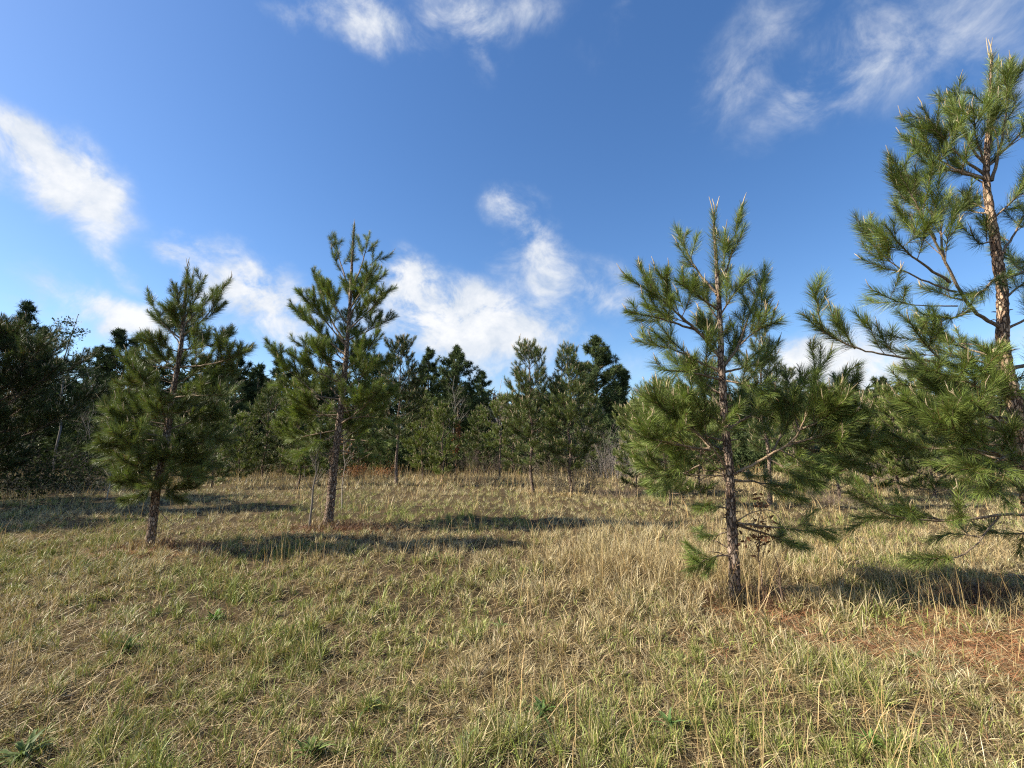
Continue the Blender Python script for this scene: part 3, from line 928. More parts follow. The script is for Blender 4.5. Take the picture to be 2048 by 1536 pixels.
G2 = np.array([0.14, 0.18, 0.044])
G_SHADE = np.array([0.058, 0.082, 0.026])  # shade and backlighting put into the needle colour of the darker pines
mids = [  # column, distance, top row, half width px, label, options
    (-70, 15.5, 640, 200, 'large dark shaded pine with a leaning trunk at the left edge of the field', dict(cb=.16, dens=330, Wn=.007, green=G_SHADE, lean=.03, sides=1.5, nbr=6, group=None)),
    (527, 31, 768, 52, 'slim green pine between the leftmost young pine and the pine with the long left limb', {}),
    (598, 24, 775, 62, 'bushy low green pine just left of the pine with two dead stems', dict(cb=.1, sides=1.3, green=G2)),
    (793, 24, 668, 62, 'dark slender pine right behind the pine with the long left limb', dict(cb=.3, green=G_SHADE)),
    (846, 29, 780, 48, 'lit green pine standing left of the small forked pine, below the two tall far pines', dict(green=G2)),
    (884, 27, 808, 42, 'small light green pine with pale forked limbs low on its trunk', dict(green=G2)),
    (998, 30, 790, 46, 'thin pine with a pale trunk left of the upright twin pines', dict(green=G2, cb=.4)),
    (1066, 19.5, 676, 66, 'left one of the twin pines at centre, with a bare forked limb on its left', dict(cb=.2, dens=320, Wn=.007, sides=1.15)),
    (1137, 19, 680, 68, 'right one of the twin pines at centre, growing out of a brushy thicket', dict(cb=.17, dens=320, Wn=.007, sides=1.2)),
    (1335, 15, 752, 92, 'dense bright green pine spreading behind the lower left limbs of the nearest whole pine', dict(cb=.12, dens=300, Wn=.006, green=G2, sides=1.2)),
    (1534, 14.3, 648, 62, 'bluish pine whose crown shows right behind the nearest whole pine', dict(cb=.3, dens=280, Wn=.006)),
    (1672, 17, 758, 88, 'low wide pine in shade between the nearest whole pine and the right edge pine', dict(cb=.1, dens=260, Wn=.0065, green=G_SHADE, sides=1.2)),
    (1592, 30, 735, 40, 'distant pine with upright shoots against the white cloud', dict(cb=.3)),
    (1790, 19, 770, 90, 'green pine seen through the lower limbs of the right edge pine', dict(cb=.12, green=G2)),
    (430, 22, 800, 56, 'green pine partly hidden by the right side of the leftmost young pine', dict(cb=.12)),
    (225, 25, 830, 48, 'small pine in shade behind the left side of the leftmost young pine', dict(cb=.15, green=G_SHADE)),
    (715, 34, 790, 46, 'dim pine behind the right side of the pine with the long left limb', dict(green=G_SHADE)),
    (1445, 27, 770, 52, 'green pine directly behind the trunk of the nearest whole pine', dict(cb=.15)),
    (1925, 24, 775, 70, 'pine behind the lower trunk of the right edge pine', dict(cb=.12)),
    (325, 27, 800, 60, 'pine hidden behind the trunk of the leftmost young pine', dict(cb=.06)),
    (478, 29, 822, 42, 'low bushy pine at the field edge right of the leftmost young pine', dict(cb=.04, green=G2)),
    (562, 36, 820, 40, 'small pine at the field edge behind the slim green pine', dict(cb=.05, green=G_SHADE)),
    (660, 30, 800, 50, 'bushy pine hidden behind the trunk with the long left limb', dict(cb=.05)),
    (955, 36, 815, 36, 'small pine in shade right of the rusty sapling', dict(cb=.05)),
    (1030, 33, 812, 34, 'small grey-green pine filling the gap left of the twin pines', dict(cb=.05)),
    (1100, 34, 800, 40, 'bushy pine filling the gap between the twin pines', dict(cb=.05)),
    (1180, 32, 790, 40, 'bushy pine just right of the twin pines', dict(cb=.08)),
    (1275, 21, 800, 50, 'low bright pine at the left tip of the nearest whole pine', dict(cb=.06, green=G2)),
    (1400, 19, 810, 60, 'green pine behind the left lower limbs of the nearest whole pine', dict(cb=.06, green=G2)),
    (1600, 20, 790, 62, 'bushy pine just right of the bluish pine', dict(cb=.06, green=G2, dens=300, Wn=.008)),
    (1735, 21, 790, 66, 'bright bushy pine left of the long low limbs of the right edge pine', dict(cb=.05, green=G2, dens=300, Wn=.008)),
    (1860, 17.5, 800, 84, 'dense green pine behind the drooping limbs of the right edge pine', dict(cb=.08, green=G2, dens=300, Wn=.007, sides=1.2)),
    (1985, 19, 790, 74, 'green pine hidden behind the right edge trunk', dict(cb=.06, dens=300, Wn=.008)),
    (762, 36, 840, 30, 'small dim pine at the wood edge above the orange brush', dict(cb=.1)),
]
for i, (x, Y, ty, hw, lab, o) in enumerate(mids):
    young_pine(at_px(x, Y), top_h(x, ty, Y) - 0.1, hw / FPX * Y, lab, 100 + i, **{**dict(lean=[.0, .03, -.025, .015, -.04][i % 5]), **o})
# a pine standing just out of frame to the left; its shade falls across the grass
young_pine((-17.0, 9.9), 6.6, 2.4, 'pine outside the left edge whose shade crosses the grass', 177, cb=.15, dens=200, Wn=.007, green=G_SHADE, sides=1.1, group=None)




# ------------------------------------------------------------------ tall pines of the wood
def tufts(bag, cen, rng, n, ln, w, col, up=0.35):
    m = len(cen)
    B = np.repeat(cen, n, 0)
    d = unit(rdir(rng, m * n) + UP * up)
    B = B + d * 0.04
    l_ = ln * rng.uniform(0.6, 1.2, m * n)
    c = np.repeat(col * (0.7 + 0.6 * rng.random((m, 1))), n, 0) * (0.75 + 0.5 * rng.random((m * n, 1)))
    slivers(bag, B, d, l_, w, unit(np.cross(d, rdir(rng, m * n))), c, None, False)


def tall_pine(x, topy, hw, Y, label, seed, col=(0.075, 0.1, 0.04), group='tall pines of the wood', low=0.1, dense=1.2, roundness=0.5):
    rng = np.random.default_rng(seed)
    b = at_px(x, Y)
    base = np.array([b[0], b[1], float(hgt(*b))])
    H = top_h(x, topy, Y)
    R = hw / FPX * Y * 1.2
    root = thing('pine_tree', base, label, 'tree', group)
    tb, fo = Bag(), Bag()
    zz = np.linspace(-0.1, H * 0.95, 7)
    tp = np.stack([base[0] + .12 * rng.normal(size=7).cumsum() * .5, base[1] + 0 * zz, base[2] + zz], 1)
    tp[0, 0] = base[0]
    tube(tb, tp, np.linspace(0.05 + H * .009, .03, 7), 7)
    cen = []
    nl = int(46 * dense)
    for i in range(nl):
        u = (i + rng.random()) / nl
        z = H * (low + (1 - low) * u * 0.97)
        prof = R * (math.sin(math.pi * min(1, (0.18 + 0.82 * u)) ** 1.0) ** roundness) * (1.0 if u < .8 else 1)
        prof = max(prof, R * .18)
        L = prof * rng.uniform(0.5, 1.12)
        az = rng.uniform(0, 6.283)
        el = rng.uniform(-.1, .5) + .4 * u
        st = np.array([np.interp(z - L * math.sin(el) * .8, tp[:, 2] - base[2], tp[:, 0]), base[1], base[2] + max(z - L * math.sin(el) * .8, H * .1)])
        hd = np.array([math.cos(az), math.sin(az), 0])
        t = np.linspace(0, 1, 5)[:, None]
        q = st + L * (hd * t * math.cos(el) + UP * (math.sin(el) * t + .1 * t * t)) + rng.normal(size=(5, 3)) * .05 * t
        tube(tb, q, np.linspace(.02 + L * .014, .012, 5), 4)
        k = int(6 + L * 8)
        tt = rng.uniform(.35, 1.05, k)
        pos = np.stack([np.interp(tt, t[:, 0], q[:, j]) for j in range(3)], 1)
        off = rng.normal(size=(k, 3)) * np.array([.3, .3, .2]) * (0.22 + L * 0.2)
        cen.append(pos + off)
        for a_, b_ in zip(pos, pos + off):
            tube(tb, np.array([a_, (a_ + b_) / 2 - UP * .03, b_]), [.012, .009, .006], 3)
    cen = np.concatenate(cen)
    tufts(fo, cen, rng, 24, 0.24 + 0.0028 * Y, 0.026 + .0006 * Y, np.array(col), .3)
    tb.build('trunk', MAT_BRANCH, root, base, smooth=True)
    fo.build('crown', MAT_FAR, root, base)
    return root


DK_BACKLIT = (0.042, 0.062, 0.028)  # backlit darkness of the left pines, put into their needle colour
far = [
    (14, 598, 46, 32, 'tall dark pine rising highest at the left edge, with open tufted top', dict(col=DK_BACKLIT)),
    (62, 648, 50, 37, 'dark pine just right of the tall one at the left edge', dict(col=DK_BACKLIT)),
    (172, 690, 40, 46, 'dark pine with a ragged low top left of the broad domed pine', dict(col=DK_BACKLIT)),
    (228, 655, 66, 42, 'broad domed dark pine left of the leftmost young pine', dict(col=DK_BACKLIT, dense=1.5, roundness=.4)),
    (292, 697, 44, 45, 'dark pine hidden behind the upper left of the leftmost young pine', dict(col=DK_BACKLIT)),
    (385, 705, 52, 48, 'dark pine behind the top of the leftmost young pine', dict(col=DK_BACKLIT)),
    (462, 705, 46, 44, 'dark pine showing right of the leftmost young pine, with sky gaps', dict(col=DK_BACKLIT)),
    (506, 724, 34, 56, 'small dark pine of the wood left of the long low limb', dict(col=DK_BACKLIT)),
    (545, 716, 40, 50, 'dark round-topped pine behind the tip of the long low limb', dict(col=DK_BACKLIT)),
    (604, 724, 42, 55, 'dark pine of the wood behind the left crown of the pine with two dead stems', dict(col=DK_BACKLIT)),
    (662, 720, 44, 53, 'dark pine of the wood behind the trunk of the pine with two dead stems', dict(col=DK_BACKLIT)),
    (738, 712, 46, 50, 'dark pine of the wood filling the gap left of the dark slender pine', dict(col=DK_BACKLIT)),
    (852, 693, 40, 52, 'left one of the two tall open-crowned pines left of centre', dict(dense=1.6)),
    (914, 690, 52, 50, 'right and wider one of the two tall open-crowned pines left of centre', dict(dense=2.0)),
    (962, 742, 26, 60, 'narrow distant pine right of the two tall open-crowned pines', {}),
    (1058, 765, 40, 60, 'distant pine behind the left one of the twin pines', {}),
    (1118, 750, 40, 60, 'distant pine behind the right one of the twin pines', {}),
    (1196, 668, 60, 44, 'tallest pine right of the twin pines, with a domed layered crown', dict(dense=2.3, low=.1, roundness=.55)),
    (1244, 735, 36, 46, 'shorter dark pine at the right shoulder of the domed layered one', dict(low=.06, dense=1.7)),
    (1302, 790, 32, 62, 'low distant pine right of the grey bare thicket', {}),
    (1362, 765, 42, 55, 'distant pine behind the bright green spreading one', {}),
    (1440, 760, 44, 56, 'distant pine behind the upper trunk of the nearest whole pine', {}),
    (1512, 764, 40, 54, 'distant pine behind the bluish pine', {}),
    (1585, 778, 34, 58, 'distant low pine left of the erect branch tip before the cloud', {}),
    (1655, 764, 34, 50, 'distant pine with small round tufts under the white cloud', {}),
    (1722, 770, 40, 54, 'distant pine at the low dip in the treeline under the cloud', {}),
    (1782, 750, 46, 46, 'distant brownish green pine right of the dip in the treeline', dict(col=(.06, .075, .03), dense=1.3)),
    (1850, 742, 46, 48, 'distant pine behind the mid limbs of the right edge pine', dict(dense=1.2)),
    (1932, 746, 50, 46, 'distant pine left of the right edge trunk', dict(dense=1.2)),
    (2016, 738, 50, 48, 'distant pine behind the right edge trunk', {}),
]
far += [
    (-340, 330, 150, 12.8, 'tall dense pine outside the left edge, its shade lying across the field', dict(col=DK_BACKLIT, dense=2.2)),
    (-600, 330, 230, 20, 'tall pine outside the left edge shading the tangle under the dark pine', dict(col=DK_BACKLIT, dense=2.2)),
    (-500, 420, 190, 25, 'tall pine outside the left edge before the left end of the woods', dict(col=DK_BACKLIT, dense=2.0)),
]
for i, (x, ty, hw, Y, lab, o) in enumerate(far):
    tall_pine(x, ty, hw, Y, lab, 300 + i, **o)


def far_woods():
    rng = np.random.default_rng(5)
    b = Bag()
    n = 20000
    x = rng.uniform(-130, 130, n)
    y = 58 + 26 * rng.random(n)
    top = 7.2 + 3.0 * fbm(x * .18, y * .1, 21, 3) + np.clip(-x / 9, 0, 3.5)
    z = top * rng.random(n) ** 0.9
    tufts(b, np.stack([x, y, z], 1), rng, 12, 1.0, 0.24, np.array([.042, .06, .028]), .25)
    for k in range(160):
        xx, yy = rng.uniform(-120, 120), rng.uniform(57, 80)
        tube(b, np.array([[xx, yy, -.2], [xx + .2, yy, 3], [xx + .1, yy, 6]]), [.14, .1, .05], 5, (.1, .08, .06))
    tag(b.build('far_woods', MAT_FAR), 'dark mass of distant pine woods closing off the field', 'woods', kind='stuff')


far_woods()


# ------------------------------------------------------------------ bare trees, thickets, saplings
def twigs(bag, start, d, ln, r, rng, depth, col, spread=0.7, lift=0.1, k=4):
    n = 5
    q = twig_path(start, d, ln, rng, lift, n)
    tube(bag, q, np.linspace(r, r * .45, n), k, col)
    if depth == 0:
        return
    for _ in range(rng.integers(3, 6)):
        j = rng.integers(1, n)
        dd = unit(unit(q[j] - q[j - 1]) + spread * rng.normal(size=3))
        twigs(bag, q[j], dd, ln * rng.uniform(.35, .65), r * .45, rng, depth - 1, col, spread, lift, 3)


def bare_tree(x, topy, Y, label, seed, col=(.30, .26, .22), lean=0, depth=3, leaves=None, cat='tree', name='bare_tree', r=None, group=None, spread=.45):
    rng = np.random.default_rng(seed)
    b = at_px(x, Y)
    base = np.array([b[0], b[1], float(hgt(*b))])
    H = top_h(x, topy, Y)
    root = thing(name, base, label, cat, group)
    wood = Bag()
    zz = np.linspace(-.05, H, 8)
    q = np.stack([base[0] + lean * zz + .02 * H * rng.normal(size=8) * (zz / H), base[1] + .02 * H * rng.normal(size=8) * (zz / H), base[2] + zz], 1)
    r = r or .02 + H * .006
    tube(wood, q, np.linspace(r, r * .2, 8), 6, col)
    for i in range(18):
        t = rng.uniform(.3, .95)
        s = np.array([np.interp(t, np.linspace(0, 1, 8), q[:, j]) for j in range(3)])
        az = rng.uniform(0, 6.283)
        twigs(wood, s, np.array([math.cos(az), math.sin(az), 1.1]), H * .3 * (1.15 - t), r * .4 * (1.1 - t), rng, depth - 1, col, spread, .3)
    wood.build('trunk', MAT_TWIG, root, base)
    if leaves:
        n, lc, size = leaves
        V = np.concatenate(wood.V)
        V = V[V[:, 2] > base[2] + H * .25]
        cen = V[rng.integers(0, len(V), n)] + rng.normal(size=(n, 3)) * size * .5
        d = rdir(rng, n)
        fb = Bag()
        slivers(fb, cen, d, size * rng.uniform(.6, 1.3, n), size * .55, unit(np.cross(d, rdir(rng, n))), np.array(lc) * rng.uniform(.6, 1.4, (n, 1)))
        fb.build('leaves', MAT_LEAF, root, base)
    return root


bare_tree(108, 628, 35, 'bare grey tree hung with dark evergreen leaves near the left edge', 401, (.20, .18, .16), leaves=(900, (.04, .06, .025), .15), depth=3)
bare_tree(172, 762, 30, 'thin bare sapling between the dark left pine and the leftmost young pine', 402, (.28, .24, .19), r=.02)
bare_tree(906, 752, 44, 'slim grey leafless tree before the tall open-crowned pines', 403, (.24, .21, .17), r=.06)
bare_tree(998, 756, 48, 'wide leafless grey tree left of the twin pines', 404, (.36, .31, .27), depth=3, spread=.5)
bare_tree(1030, 800, 46, 'small leafless tree close left of the twin pines', 405, (.33, .28, .24))
bare_tree(1168, 800, 40, 'leafless grey tree behind the right one of the twin pines', 406, (.33, .28, .24))
bare_tree(626, 872, 10.2, 'thin forked dead stem left of the trunk with the long left limb', 407, (.20, .17, .14), lean=.05, r=.028, depth=2, name='dead_sapling')
bare_tree(688, 862, 14, 'slender pale dead stem right of the trunk with the long left limb', 408, (.36, .30, .24), r=.02, depth=2, name='dead_sapling',
          leaves=(120, (.2, .09, .045), .05))
bare_tree(912, 842, 27.5, 'thin sapling with rusty leaves right of the small forked pine', 409, (.2, .14, .1), r=.025, leaves=(500, (.22, .09, .035), .1), depth=2, name='sapling')
bare_tree(1506, 985, 5.6, 'twiggy brown sapling with dead leaves beside the nearest whole pine', 410, (.19, .13, .09), r=.011, leaves=(110, (.16, .075, .035), .05), depth=2, name='sapling', lean=.01)
bare_tree(1545, 1100, 5.4, 'short dark dead stem in the straw right of the nearest whole pine', 411, (.12, .08, .055), r=.016, depth=2, name='dead_sapling', lean=-.06)
bare_tree(222, 895, 17, 'pale short dead stem at the left foot of the leftmost young pine', 412, (.4, .35, .28), r=.02, depth=1, name='dead_sapling', lean=.06)


def thicket(x, Y, wpx, topy, label, seed, col, leaves=None, n=70, group='leafless thickets along the wood edge', arch=-.25):
    rng = np.random.default_rng(seed)
    b = at_px(x, Y)
    base = np.array([b[0], b[1], float(hgt(*b))])
    H = max(.4, top_h(x, topy, Y))
    R = wpx / FPX * Y
    root = thing('thicket', base, label, 'shrub', group)
    wood = Bag()
    for i in range(n):
        rr, az = R * math.sqrt(rng.random()) * .85, rng.uniform(0, 6.283)
        st = base + np.array([rr * math.cos(az), rr * math.sin(az) * .6, -.03])
        d = np.array([math.cos(az) * .5 + .3 * rng.normal(), math.sin(az) * .5 + .3 * rng.normal(), 1.2])
        twigs(wood, st, d, H * rng.uniform(.55, 1.05), .0045 + .00014 * Y, rng, 2, np.array(col) * rng.uniform(.7, 1.3), .6, arch)
    wood.build('stems', MAT_TWIG, root, base)
    if leaves:
        k, lc, size = leaves
        V = np.concatenate(wood.V)
        cen = V[rng.integers(0, len(V), k)] + rng.normal(size=(k, 3)) * size
        d = rdir(rng, k)
        fb = Bag()
        slivers(fb, cen, d, size * rng.uniform(.6, 1.3, k), size * .5, unit(np.cross(d, rdir(rng, k))), np.array(lc) * rng.uniform(.6, 1.4, (k, 1)))
        fb.build('leaves', MAT_FAR, root, base)
    return root


GREY = (.2, .165, .135)
for a in [  # dark tangles and dim thickets have shade put into their colours
    (955, 26, 28, 950, 'low dark brown brush heap in the open grass left of the twin pines', 518, (.12, .085, .055), None, 50),
    (1235, 31, 62, 872, 'grey leafless thicket in sun between the twin pines and the bright green pine', 501, (.34, .29, .25), None, 90),
    (1140, 19.6, 52, 912, 'brushy tangle with small dull leaves around the foot of the right twin pine', 502, (.24, .19, .14), (1500, (.10, .10, .05), .05), 70),
    (1185, 36, 50, 890, 'grey thicket behind the right twin pine', 503, GREY, None, 60),
    (955, 34, 50, 895, 'dim grey thicket right of the rusty sapling', 504, (.12, .09, .075), None, 40),
    (1040, 36, 44, 905, 'grey thicket behind the left twin pine', 505, GREY, None, 50),
    (742, 33, 56, 932, 'low rusty orange brush at the wood edge right of the pine with two dead stems', 506, (.28, .14, .075), (900, (.26, .12, .05), .1), 50),
    (860, 38, 60, 915, 'dim thicket behind the small forked pine', 507, (.11, .085, .07), None, 40),
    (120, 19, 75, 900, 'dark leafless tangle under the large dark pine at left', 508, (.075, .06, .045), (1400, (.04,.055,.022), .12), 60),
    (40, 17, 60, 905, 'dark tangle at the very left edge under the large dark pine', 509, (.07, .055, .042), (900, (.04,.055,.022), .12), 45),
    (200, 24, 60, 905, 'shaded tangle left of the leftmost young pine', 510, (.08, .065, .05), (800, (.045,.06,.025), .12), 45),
    (1815, 22, 62, 915, 'brown leafless thicket in the shade of the right edge pine', 511, (.24, .19, .15), None, 80),
    (1900, 20, 60, 935, 'brown thicket close left of the right edge trunk', 512, (.26, .2, .15), None, 60),
    (1660, 15.5, 52, 975, 'low brown brush under the low wide pine', 513, (.2, .145, .11), None, 60),
    (1232, 17.5, 40, 965, 'low brown brush right of the brushy tangle at the twin pines', 514, (.2, .145, .1), None, 45),
    (1370, 22, 60, 925, 'dim brush behind the bright green spreading pine', 515, (.12, .095, .075), None, 40),
    (480, 33, 80, 905, 'dim brush below the slim green pine', 516, (.08, .065, .05), (900, (.05,.065,.025), .14), 40),
    (640, 36, 70, 905, 'dim brush behind the two dead stems', 517, (.08, .065, .05), (900, (.05,.065,.025), .14), 40),
]:
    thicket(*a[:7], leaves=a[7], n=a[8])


def undergrowth():
    rng = np.random.default_rng(9)
    b = Bag()
    n = 26000
    x = rng.uniform(-80, 80, n)
    y = 36.5 + 20 * rng.random(n) ** 1.3
    hh = (1.2 + 4.2 * fbm(x * .22, y * .3, 31, 3) ** 1.6) * rng.random(n)
    tufts(b, np.stack([x, y, hgt(x, y) + hh], 1), rng, 9, .5, .11, np.array([.058, .078, .03]), .2)
    n = 3000
    x = rng.uniform(-75, 75, n)
    y = 38 + 14 * rng.random(n)
    h = rng.uniform(.5, 2.0, n) * (.5 + fbm(x * .3, y * .3, 31, 3))
    d = unit(np.stack([rng.normal(size=n) * .5, rng.normal(size=n) * .5, np.ones(n)], 1))
    base = np.stack([x, y, hgt(x, y) + rng.random(n) * .5], 1)
    c = np.array([.10, .078, .055]) * rng.uniform(.5, 1.4, (n, 1))
    slivers(b, base, d, h, .05, unit(np.cross(d, rdir(rng, n))), c, rng.normal(size=(n, 3)) * .25)
    tag(b.build('undergrowth', MAT_FAR), 'tangled brown and dark green undergrowth along the foot of the woods', 'undergrowth', kind='stuff')


undergrowth()


# ------------------------------------------------------------------ grass
DRY = np.array([[.56, .465, .245], [.48, .385, .20], [.66, .585, .37], [.34, .25, .14], [.52, .445, .225]])
GRN = np.array([[.26, .28, .07], [.17, .21, .045], [.28, .33, .075], [.32, .305, .10]])
NEARX, NEARY = 1.25, 1.2


def scatter(rng, n, y0, y1, power):
    """n ground points across a wedge ahead; density per square metre falls as distance**-power"""
    u = rng.random(n)
    k = 2 - power
    y = (y0 ** k + (y1 ** k - y0 ** k) * u) ** (1 / k) if abs(k) > 1e-6 else y0 * (y1 / y0) ** u
    x = (rng.random(n) * 2 - 1) * (1.2 * y + 1.7)
    return x, y




def green_share(x, y):
    d = np.hypot(x, y)
    g = .33 + 1.6 * (fbm(x * .55 + 3, y * .55, 41, 4) - .5) + .9 * (fbm(x * 2.2, y * 2.2, 43, 2) - .5)
    g += .16 * np.clip((5.5 - d) / 3, 0, 1) - .12 * np.clip((x - .5) / 3, 0, 1) + .22 * np.clip((-x) / 3, 0, 1) * np.clip((9 - d) / 4, 0, 1) - .14 * np.clip((d - 14) / 10, 0, 1)
    return np.clip(g, .03, .92)


def straw_zone(x, y):
    """where fallen pine needles cover the ground"""
    z = np.exp(-(((x - 4.6) / 1.7) ** 2 + ((y - 4.3) / .85) ** 2)) * 1.6
    for px, py, r in ((1475, 1200, .7), (656, 1062, 1.1), (300, 1105, .9)):
        g = G(px, py)
        z = z + .75 * np.exp(-(((x - g[0] - .3) / r) ** 2 + ((y - g[1]) / (r * .6)) ** 2))
    return np.clip(z * np.clip(-.1 + 1.9 * fbm(x * 2.3, y * 2.3, 61, 4), 0, 1.4), 0, 1)


def tall_zone(x, y):
    """where the tall straw grass stands"""
    z = .9 * np.exp(-(((x - 2.3) / 2.0) ** 2 + ((y - 7.3) / 2.2) ** 2)) + .9 * np.clip((y - 17) / 8, 0, 1) + .35 * np.exp(-((x - 4) / 2.5) ** 2 - ((y - 7) / 4) ** 2)
    return np.clip(z * (.35 + 1.2 * fbm(x * .8, y * .8, 71, 3)), 0, 1)


def blades(bag, rng, x, y, h, w, tilt, col, two, curl=.5):
    n = len(x)
    base = np.stack([x, y, hgt(x, y) - .005], 1)
    az = rng.random(n) * 6.283
    hd = np.stack([np.cos(az), np.sin(az), np.zeros(n)], 1)
    d = unit(hd * np.sin(tilt)[:, None] + UP * np.cos(tilt)[:, None])
    yaw = rng.random(n) * 6.283
    side = unit(np.stack([np.cos(yaw), np.sin(yaw), .2 * rng.normal(size=n)], 1))
    bend = (hd * .6 - UP * np.minimum(.5, np.cos(tilt) * .7)[:, None]) * (h * curl * rng.random(n))[:, None]
    slivers(bag, base, d, h, w, side, col, bend, two)


def build_grass():
    rng = np.random.default_rng(77)
    dry, grn, thatch, straw, tall = Bag(), Bag(), Bag(), Bag(), Bag()
    # (count, from, to, power, blade width, two-segment)
    for n, y0, y1, pw, w0, two in ((235000, 1.3, 4.2, .6, .0042, True), (255000, 4.2, 9.5, 1.0, .0064, True),
                                   (220000, 9.5, 20, 1.2, .011, False), (150000, 20, 46, 1.2, .024, False)):
        x, y = scatter(rng, n, y0, y1, pw)
        # gather into tufts
        cell = .13 + .012 * y
        cx = (np.floor(x / cell) + vnoise(np.floor(x / cell), np.floor(y / cell), 91)) * cell
        cy = (np.floor(y / cell) + vnoise(np.floor(x / cell) + 7, np.floor(y / cell), 92)) * cell
        pull = rng.random(n) ** .6 * .9
        x, y = x + (cx - x) * pull, y + (cy - y) * pull
        keep = rng.random(n) > .9 * straw_zone(x, y) + .85 * np.clip((fbm(x * 1.9, y * 1.9, 95, 3) - .52) * 7, 0, 1)
        for px, py, r in ((150, 1410, .30), (255, 1345, .2), (700, 1440, .14), (850, 1475, .16), (1290, 1425, .2), (1010, 1215, .4), (560, 1360, .2), (1150, 1330, .2),
                          (1520, 1310, .25), (1820, 1290, .4), (330, 1200, .35)):
            g = G(px, py)
            dd = ((x - g[0]) / r / 1.5) ** 2 + ((y - g[1]) / r) ** 2
            keep &= rng.random(n) > .9 * np.exp(-dd * (.5 + fbm(x * 6, y * 6, 99, 2)))
        x, y = x[keep], y[keep]
        n = len(x)
        isg = rng.random(n) < green_share(x, y)
        hv = .25 + .6 * fbm(x * 1.1, y * 1.1, 51, 3) + 1.5 * fbm(x * 3.3, y * 3.3, 52, 2) ** 2
        tz = tall_zone(x, y)
        # dry
        m = ~isg
        k = m.sum()
        hh = rng.uniform(.05, .15, k) * hv[m] * (1 + 1.3 * tz[m]) * (1 + .02 * y[m])
        tilt = np.abs(rng.normal(.35, .75, k)) * (1 - .5 * tz[m])
        patch = np.clip(.5 + 2.2 * (fbm(x[m] * .8, y[m] * .8, 53, 3) - .5), 0, 1)
        c = DRY[rng.integers(0, 5, k)] * rng.uniform(.35, 1.3, (k, 1))
        c = c * (1 - patch[:, None] * np.array([[.12, .18, .24]]))
        blades(dry, rng, x[m], y[m], hh, w0 * rng.uniform(.6, 1.2, k), np.clip(tilt, 0, 1.5), c, two, .7)
        # green
        k = isg.sum()
        hh = rng.uniform(.05, .155, k) * hv[isg] * (1 + .02 * y[isg])
        c = GRN[rng.integers(0, 4, k)] * rng.uniform(.5, 1.2, (k, 1))
        blades(grn, rng, x[isg], y[isg], hh, w0 * rng.uniform(.8, 1.5, k), np.abs(rng.normal(0, .5, k)), c, two, .9)
    # matted straws lying on the ground
    for n, y0, y1, w0 in ((90000, 1.3, 5, .004), (60000, 5, 11, .006)):
        x, y = scatter(rng, n, y0, y1, .8)
        c = DRY[rng.integers(0, 5, n)] * rng.uniform(.22, 1.0, (n, 1)) * np.array([[1, .90, .80]])
        blades(thatch, rng, x, y, rng.uniform(.08, .22, n), w0, rng.uniform(.95, 1.55, n), c, True, .35)
    # fallen pine needles
    x, y = scatter(rng, 420000, 2.2, 12, .9)
    kk = rng.random(len(x)) < straw_zone(x, y)
    x, y = x[kk], y[kk]
    n = len(x)
    c = np.array([[.30, .14, .066]]) * rng.uniform(.55, 1.5, (n, 1)) * np.array([[1, 1, 1]]) ** rng.random((n, 1))
    blades(straw, rng, x, y, rng.uniform(.1, .2, n), .0035 + .0004 * y, rng.uniform(1.1, 1.55, n), c, True, .2)
    # brown dead twigs and straw heaped round the feet of the nearest pines
    for px, py, r in ((330, 1100, .75), (690, 1062, 1.0), (1500, 1195, .5), (1990, 1200, .7)):
        g = G(px, py)
        n = 1500
        rr, aa = r * rng.random(n) ** .7, rng.random(n) * 6.283
        x, y = g[0] + rr * np.cos(aa) * 1.25, g[1] + rr * np.sin(aa) * .6
        c = np.array([[.15, .085, .05]]) * rng.uniform(.4, 1.7, (n, 1))
        blades(straw, rng, x, y, rng.uniform(.08, .34, n) * (1.1 - .6 * rr / r), .003 + .0005 * g[1], np.abs(rng.normal(.5, .5, n)), c, True, .8)
    # tall stalks
    for n, y0, y1, w0, base_p in ((50000, 2.4, 11, .0038, .22), (75000, 11, 46, .012, .20)):
        x, y = scatter(rng, n, y0, y1, .9)
        clump = np.clip((fbm(x * 1.6, y * 1.6, 81, 2) - .45) * 3.2, 0, 1)
        kk = rng.random(n) < clump * (base_p + .5 * tall_zone(x, y))
        x, y = x[kk], y[kk]
        n = len(x)
        c = np.array([[.52, .39, .19]]) * rng.uniform(.65, 1.25, (n, 1)) * (1 - rng.random((n, 1)) * np.array([[0, .12, .25]]))
        blades(tall, rng, x, y, rng.uniform(.2, .82, n) * (1 + .018 * np.clip(y - 12, 0, 30)) * (.75 + .5 * tall_zone(x, y)), w0 * rng.uniform(.6, 1.1, n), np.abs(rng.normal(0, .24, n)), c, True, .45)
    for px, py, r in ((1468, 1197, .2), (654, 1060, .3), (298, 1102, .26), (2118, 1235, .3), (1137, 990, .5), (1066, 985, .5)):
        g = G(px, py)
        n = 420
        rr, aa = r * (.25 + rng.random(n)), rng.random(n) * 6.283
        x, y = g[0] + rr * np.cos(aa), g[1] + rr * np.sin(aa)
        c = DRY[rng.integers(0, 5, n)] * rng.uniform(.35, 1.05, (n, 1)) * np.array([[1, .92, .84]])
        blades(dry, rng, x, y, rng.uniform(.08, .26, n), .0035 + .0008 * g[1], np.abs(rng.normal(.2, .5, n)), c, True, .6)
    tag(dry.build('dry_grass', MAT_GRASS), 'short dry tan grass matted across the field', 'grass', kind='stuff')
    tag(grn.build('green_grass', MAT_GRASS), 'olive and green grass tufts growing through the dry grass', 'grass', kind='stuff')
    tag(thatch.build('thatch', MAT_GRASS), 'dead straws lying flat over the soil', 'thatch', kind='stuff')
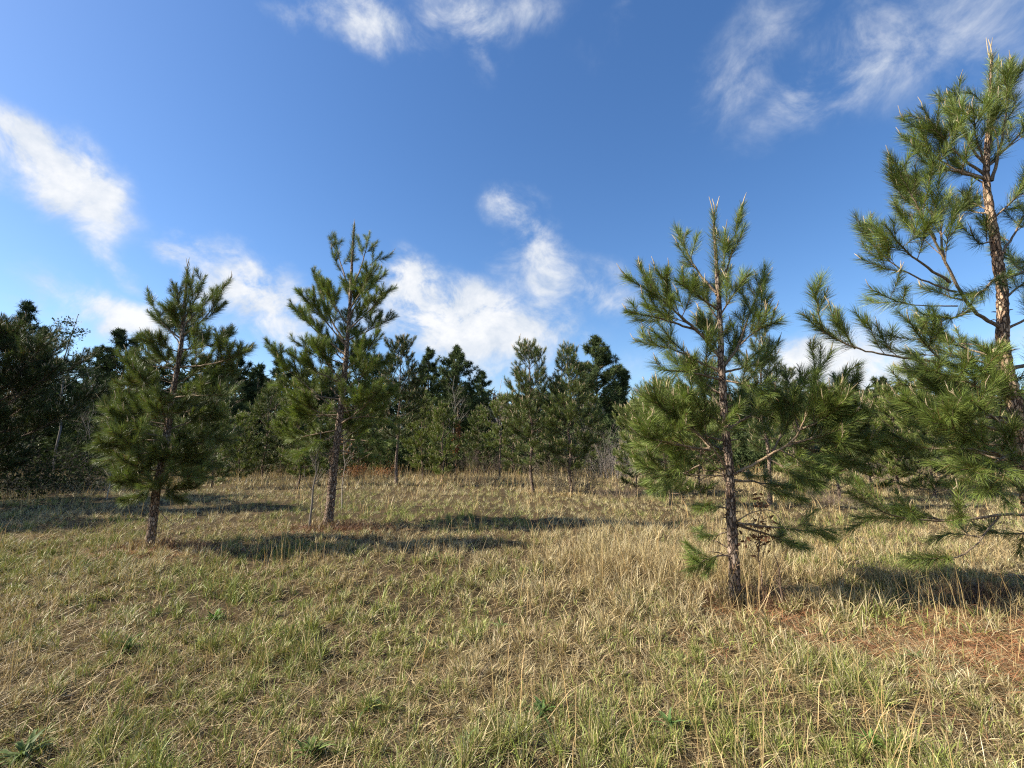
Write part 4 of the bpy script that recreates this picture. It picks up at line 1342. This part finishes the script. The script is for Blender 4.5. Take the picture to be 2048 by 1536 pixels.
    tag(straw.build('pine_straw', MAT_GRASS), 'rusty fallen pine needles under the pines', 'pine straw', kind='stuff')
    tag(tall.build('tall_grass', MAT_GRASS), 'tall thin tan straw stalks standing in the field', 'grass', kind='stuff')


build_grass()


# ------------------------------------------------------------------ single weeds
def weed(px, py, size, n, label, seed, col=(.075, .13, .035), wid=.09, erect=.8, name='weed'):
    rng = np.random.default_rng(seed)
    g = G(px, py)
    base = np.array([g[0], g[1], float(hgt(g[0], g[1]))])
    b = Bag()
    wid = min(wid, .1)
    for i in range(int(n * 1.7)):
        az = rng.uniform(0, 6.283)
        hd = np.array([math.cos(az), math.sin(az), 0])
        e = rng.uniform(.35, 1.35) * erect
        L = size * rng.uniform(.35, 1.05)
        t = np.linspace(0, 1, 7)[:, None]
        mid = L * (hd * t * math.cos(e) + UP * (math.sin(e) * t - .45 * t ** 2)) + rng.normal(size=3) * .012
        mid = mid + base + UP * size * .12
        mid[:, 2] = np.maximum(mid[:, 2], base[2] + .004)
        lat = np.cross(hd, UP)
        wv = (L * wid * np.sin(np.pi * (0.08 + .9 * t) ** .8) * .5)
        V = np.stack([mid - lat * wv + UP * wv * .35, mid, mid + lat * wv + UP * wv * .35], 1).reshape(-1, 3)
        q = []
        for k in range(6):
            o = k * 3
            q += [[o, o + 1, o + 4, o + 3], [o + 1, o + 2, o + 5, o + 4]]
        b.add(V, quads=q, C=np.array(col) * rng.uniform(.65, 1.35))
    o = b.build(name, MAT_LEAF, None, base, smooth=True, loc=[float(c) for c in base])
    return tag(o, label, 'weed', 'leafy weeds in the grass')


for a in [
    (1085, 1432, .17, 26, 'dark green leafy rosette in the foreground, right of bottom centre', 601),
    (428, 1240, .20, 22, 'bright green strap-leaved tuft in the left middle grass', 602, (.10, .17, .04), .12, 1.0),
    (255, 1300, .20, 24, 'green strap-leaved tuft in the left foreground beyond the bare patch', 603, (.09, .15, .04), .12, 1.0),
    (48, 1508, .20, 30, 'largest strap-leaved clump in the bottom left corner', 604, (.10, .135, .045), .12, .9),
    (740, 1410, .15, 18, 'dark leafy weed in the foreground below the pine with two dead stems', 605),
    (505, 1278, .14, 14, 'grey-green small weed at left, just right of the bright strap-leaved tuft', 606, (.15, .2, .1), .15, .9),
    (1000, 1245, .17, 20, 'pale green upright weed in the middle of the field', 607, (.16, .22, .08), .1, 1.2),
    (1745, 1490, .16, 24, 'bright green leafy clump at the bottom right', 608, (.13, .22, .05), .16, 1.0),
    (1830, 1320, .13, 16, 'small green weed beside the rusty needle litter at right', 609, (.12, .19, .06), .16, .8),
    (1340, 1460, .15, 18, 'green weed in the foreground left of the bottom right clump', 610, (.10, .17, .05), .12, 1.0),
    (620, 1505, .17, 26, 'low bright green leafy patch at bottom left of centre', 611, (.13, .17, .05), .2, .9),
    (170, 1140, .16, 14, 'small dark weed left of the leftmost young pine foot', 612),
    (1435, 1285, .12, 14, 'dark weed in the straw below the nearest whole pine', 613),
    (870, 1120, .16, 14, 'green weed at the edge of the shadow left of centre', 614, (.10, .16, .05), .14, 1.0),
    (935, 1490, .16, 16, 'spreading strap-leaved weed at bottom centre', 615, (.15, .21, .08), .1, .9),
]:
    weed(*a)
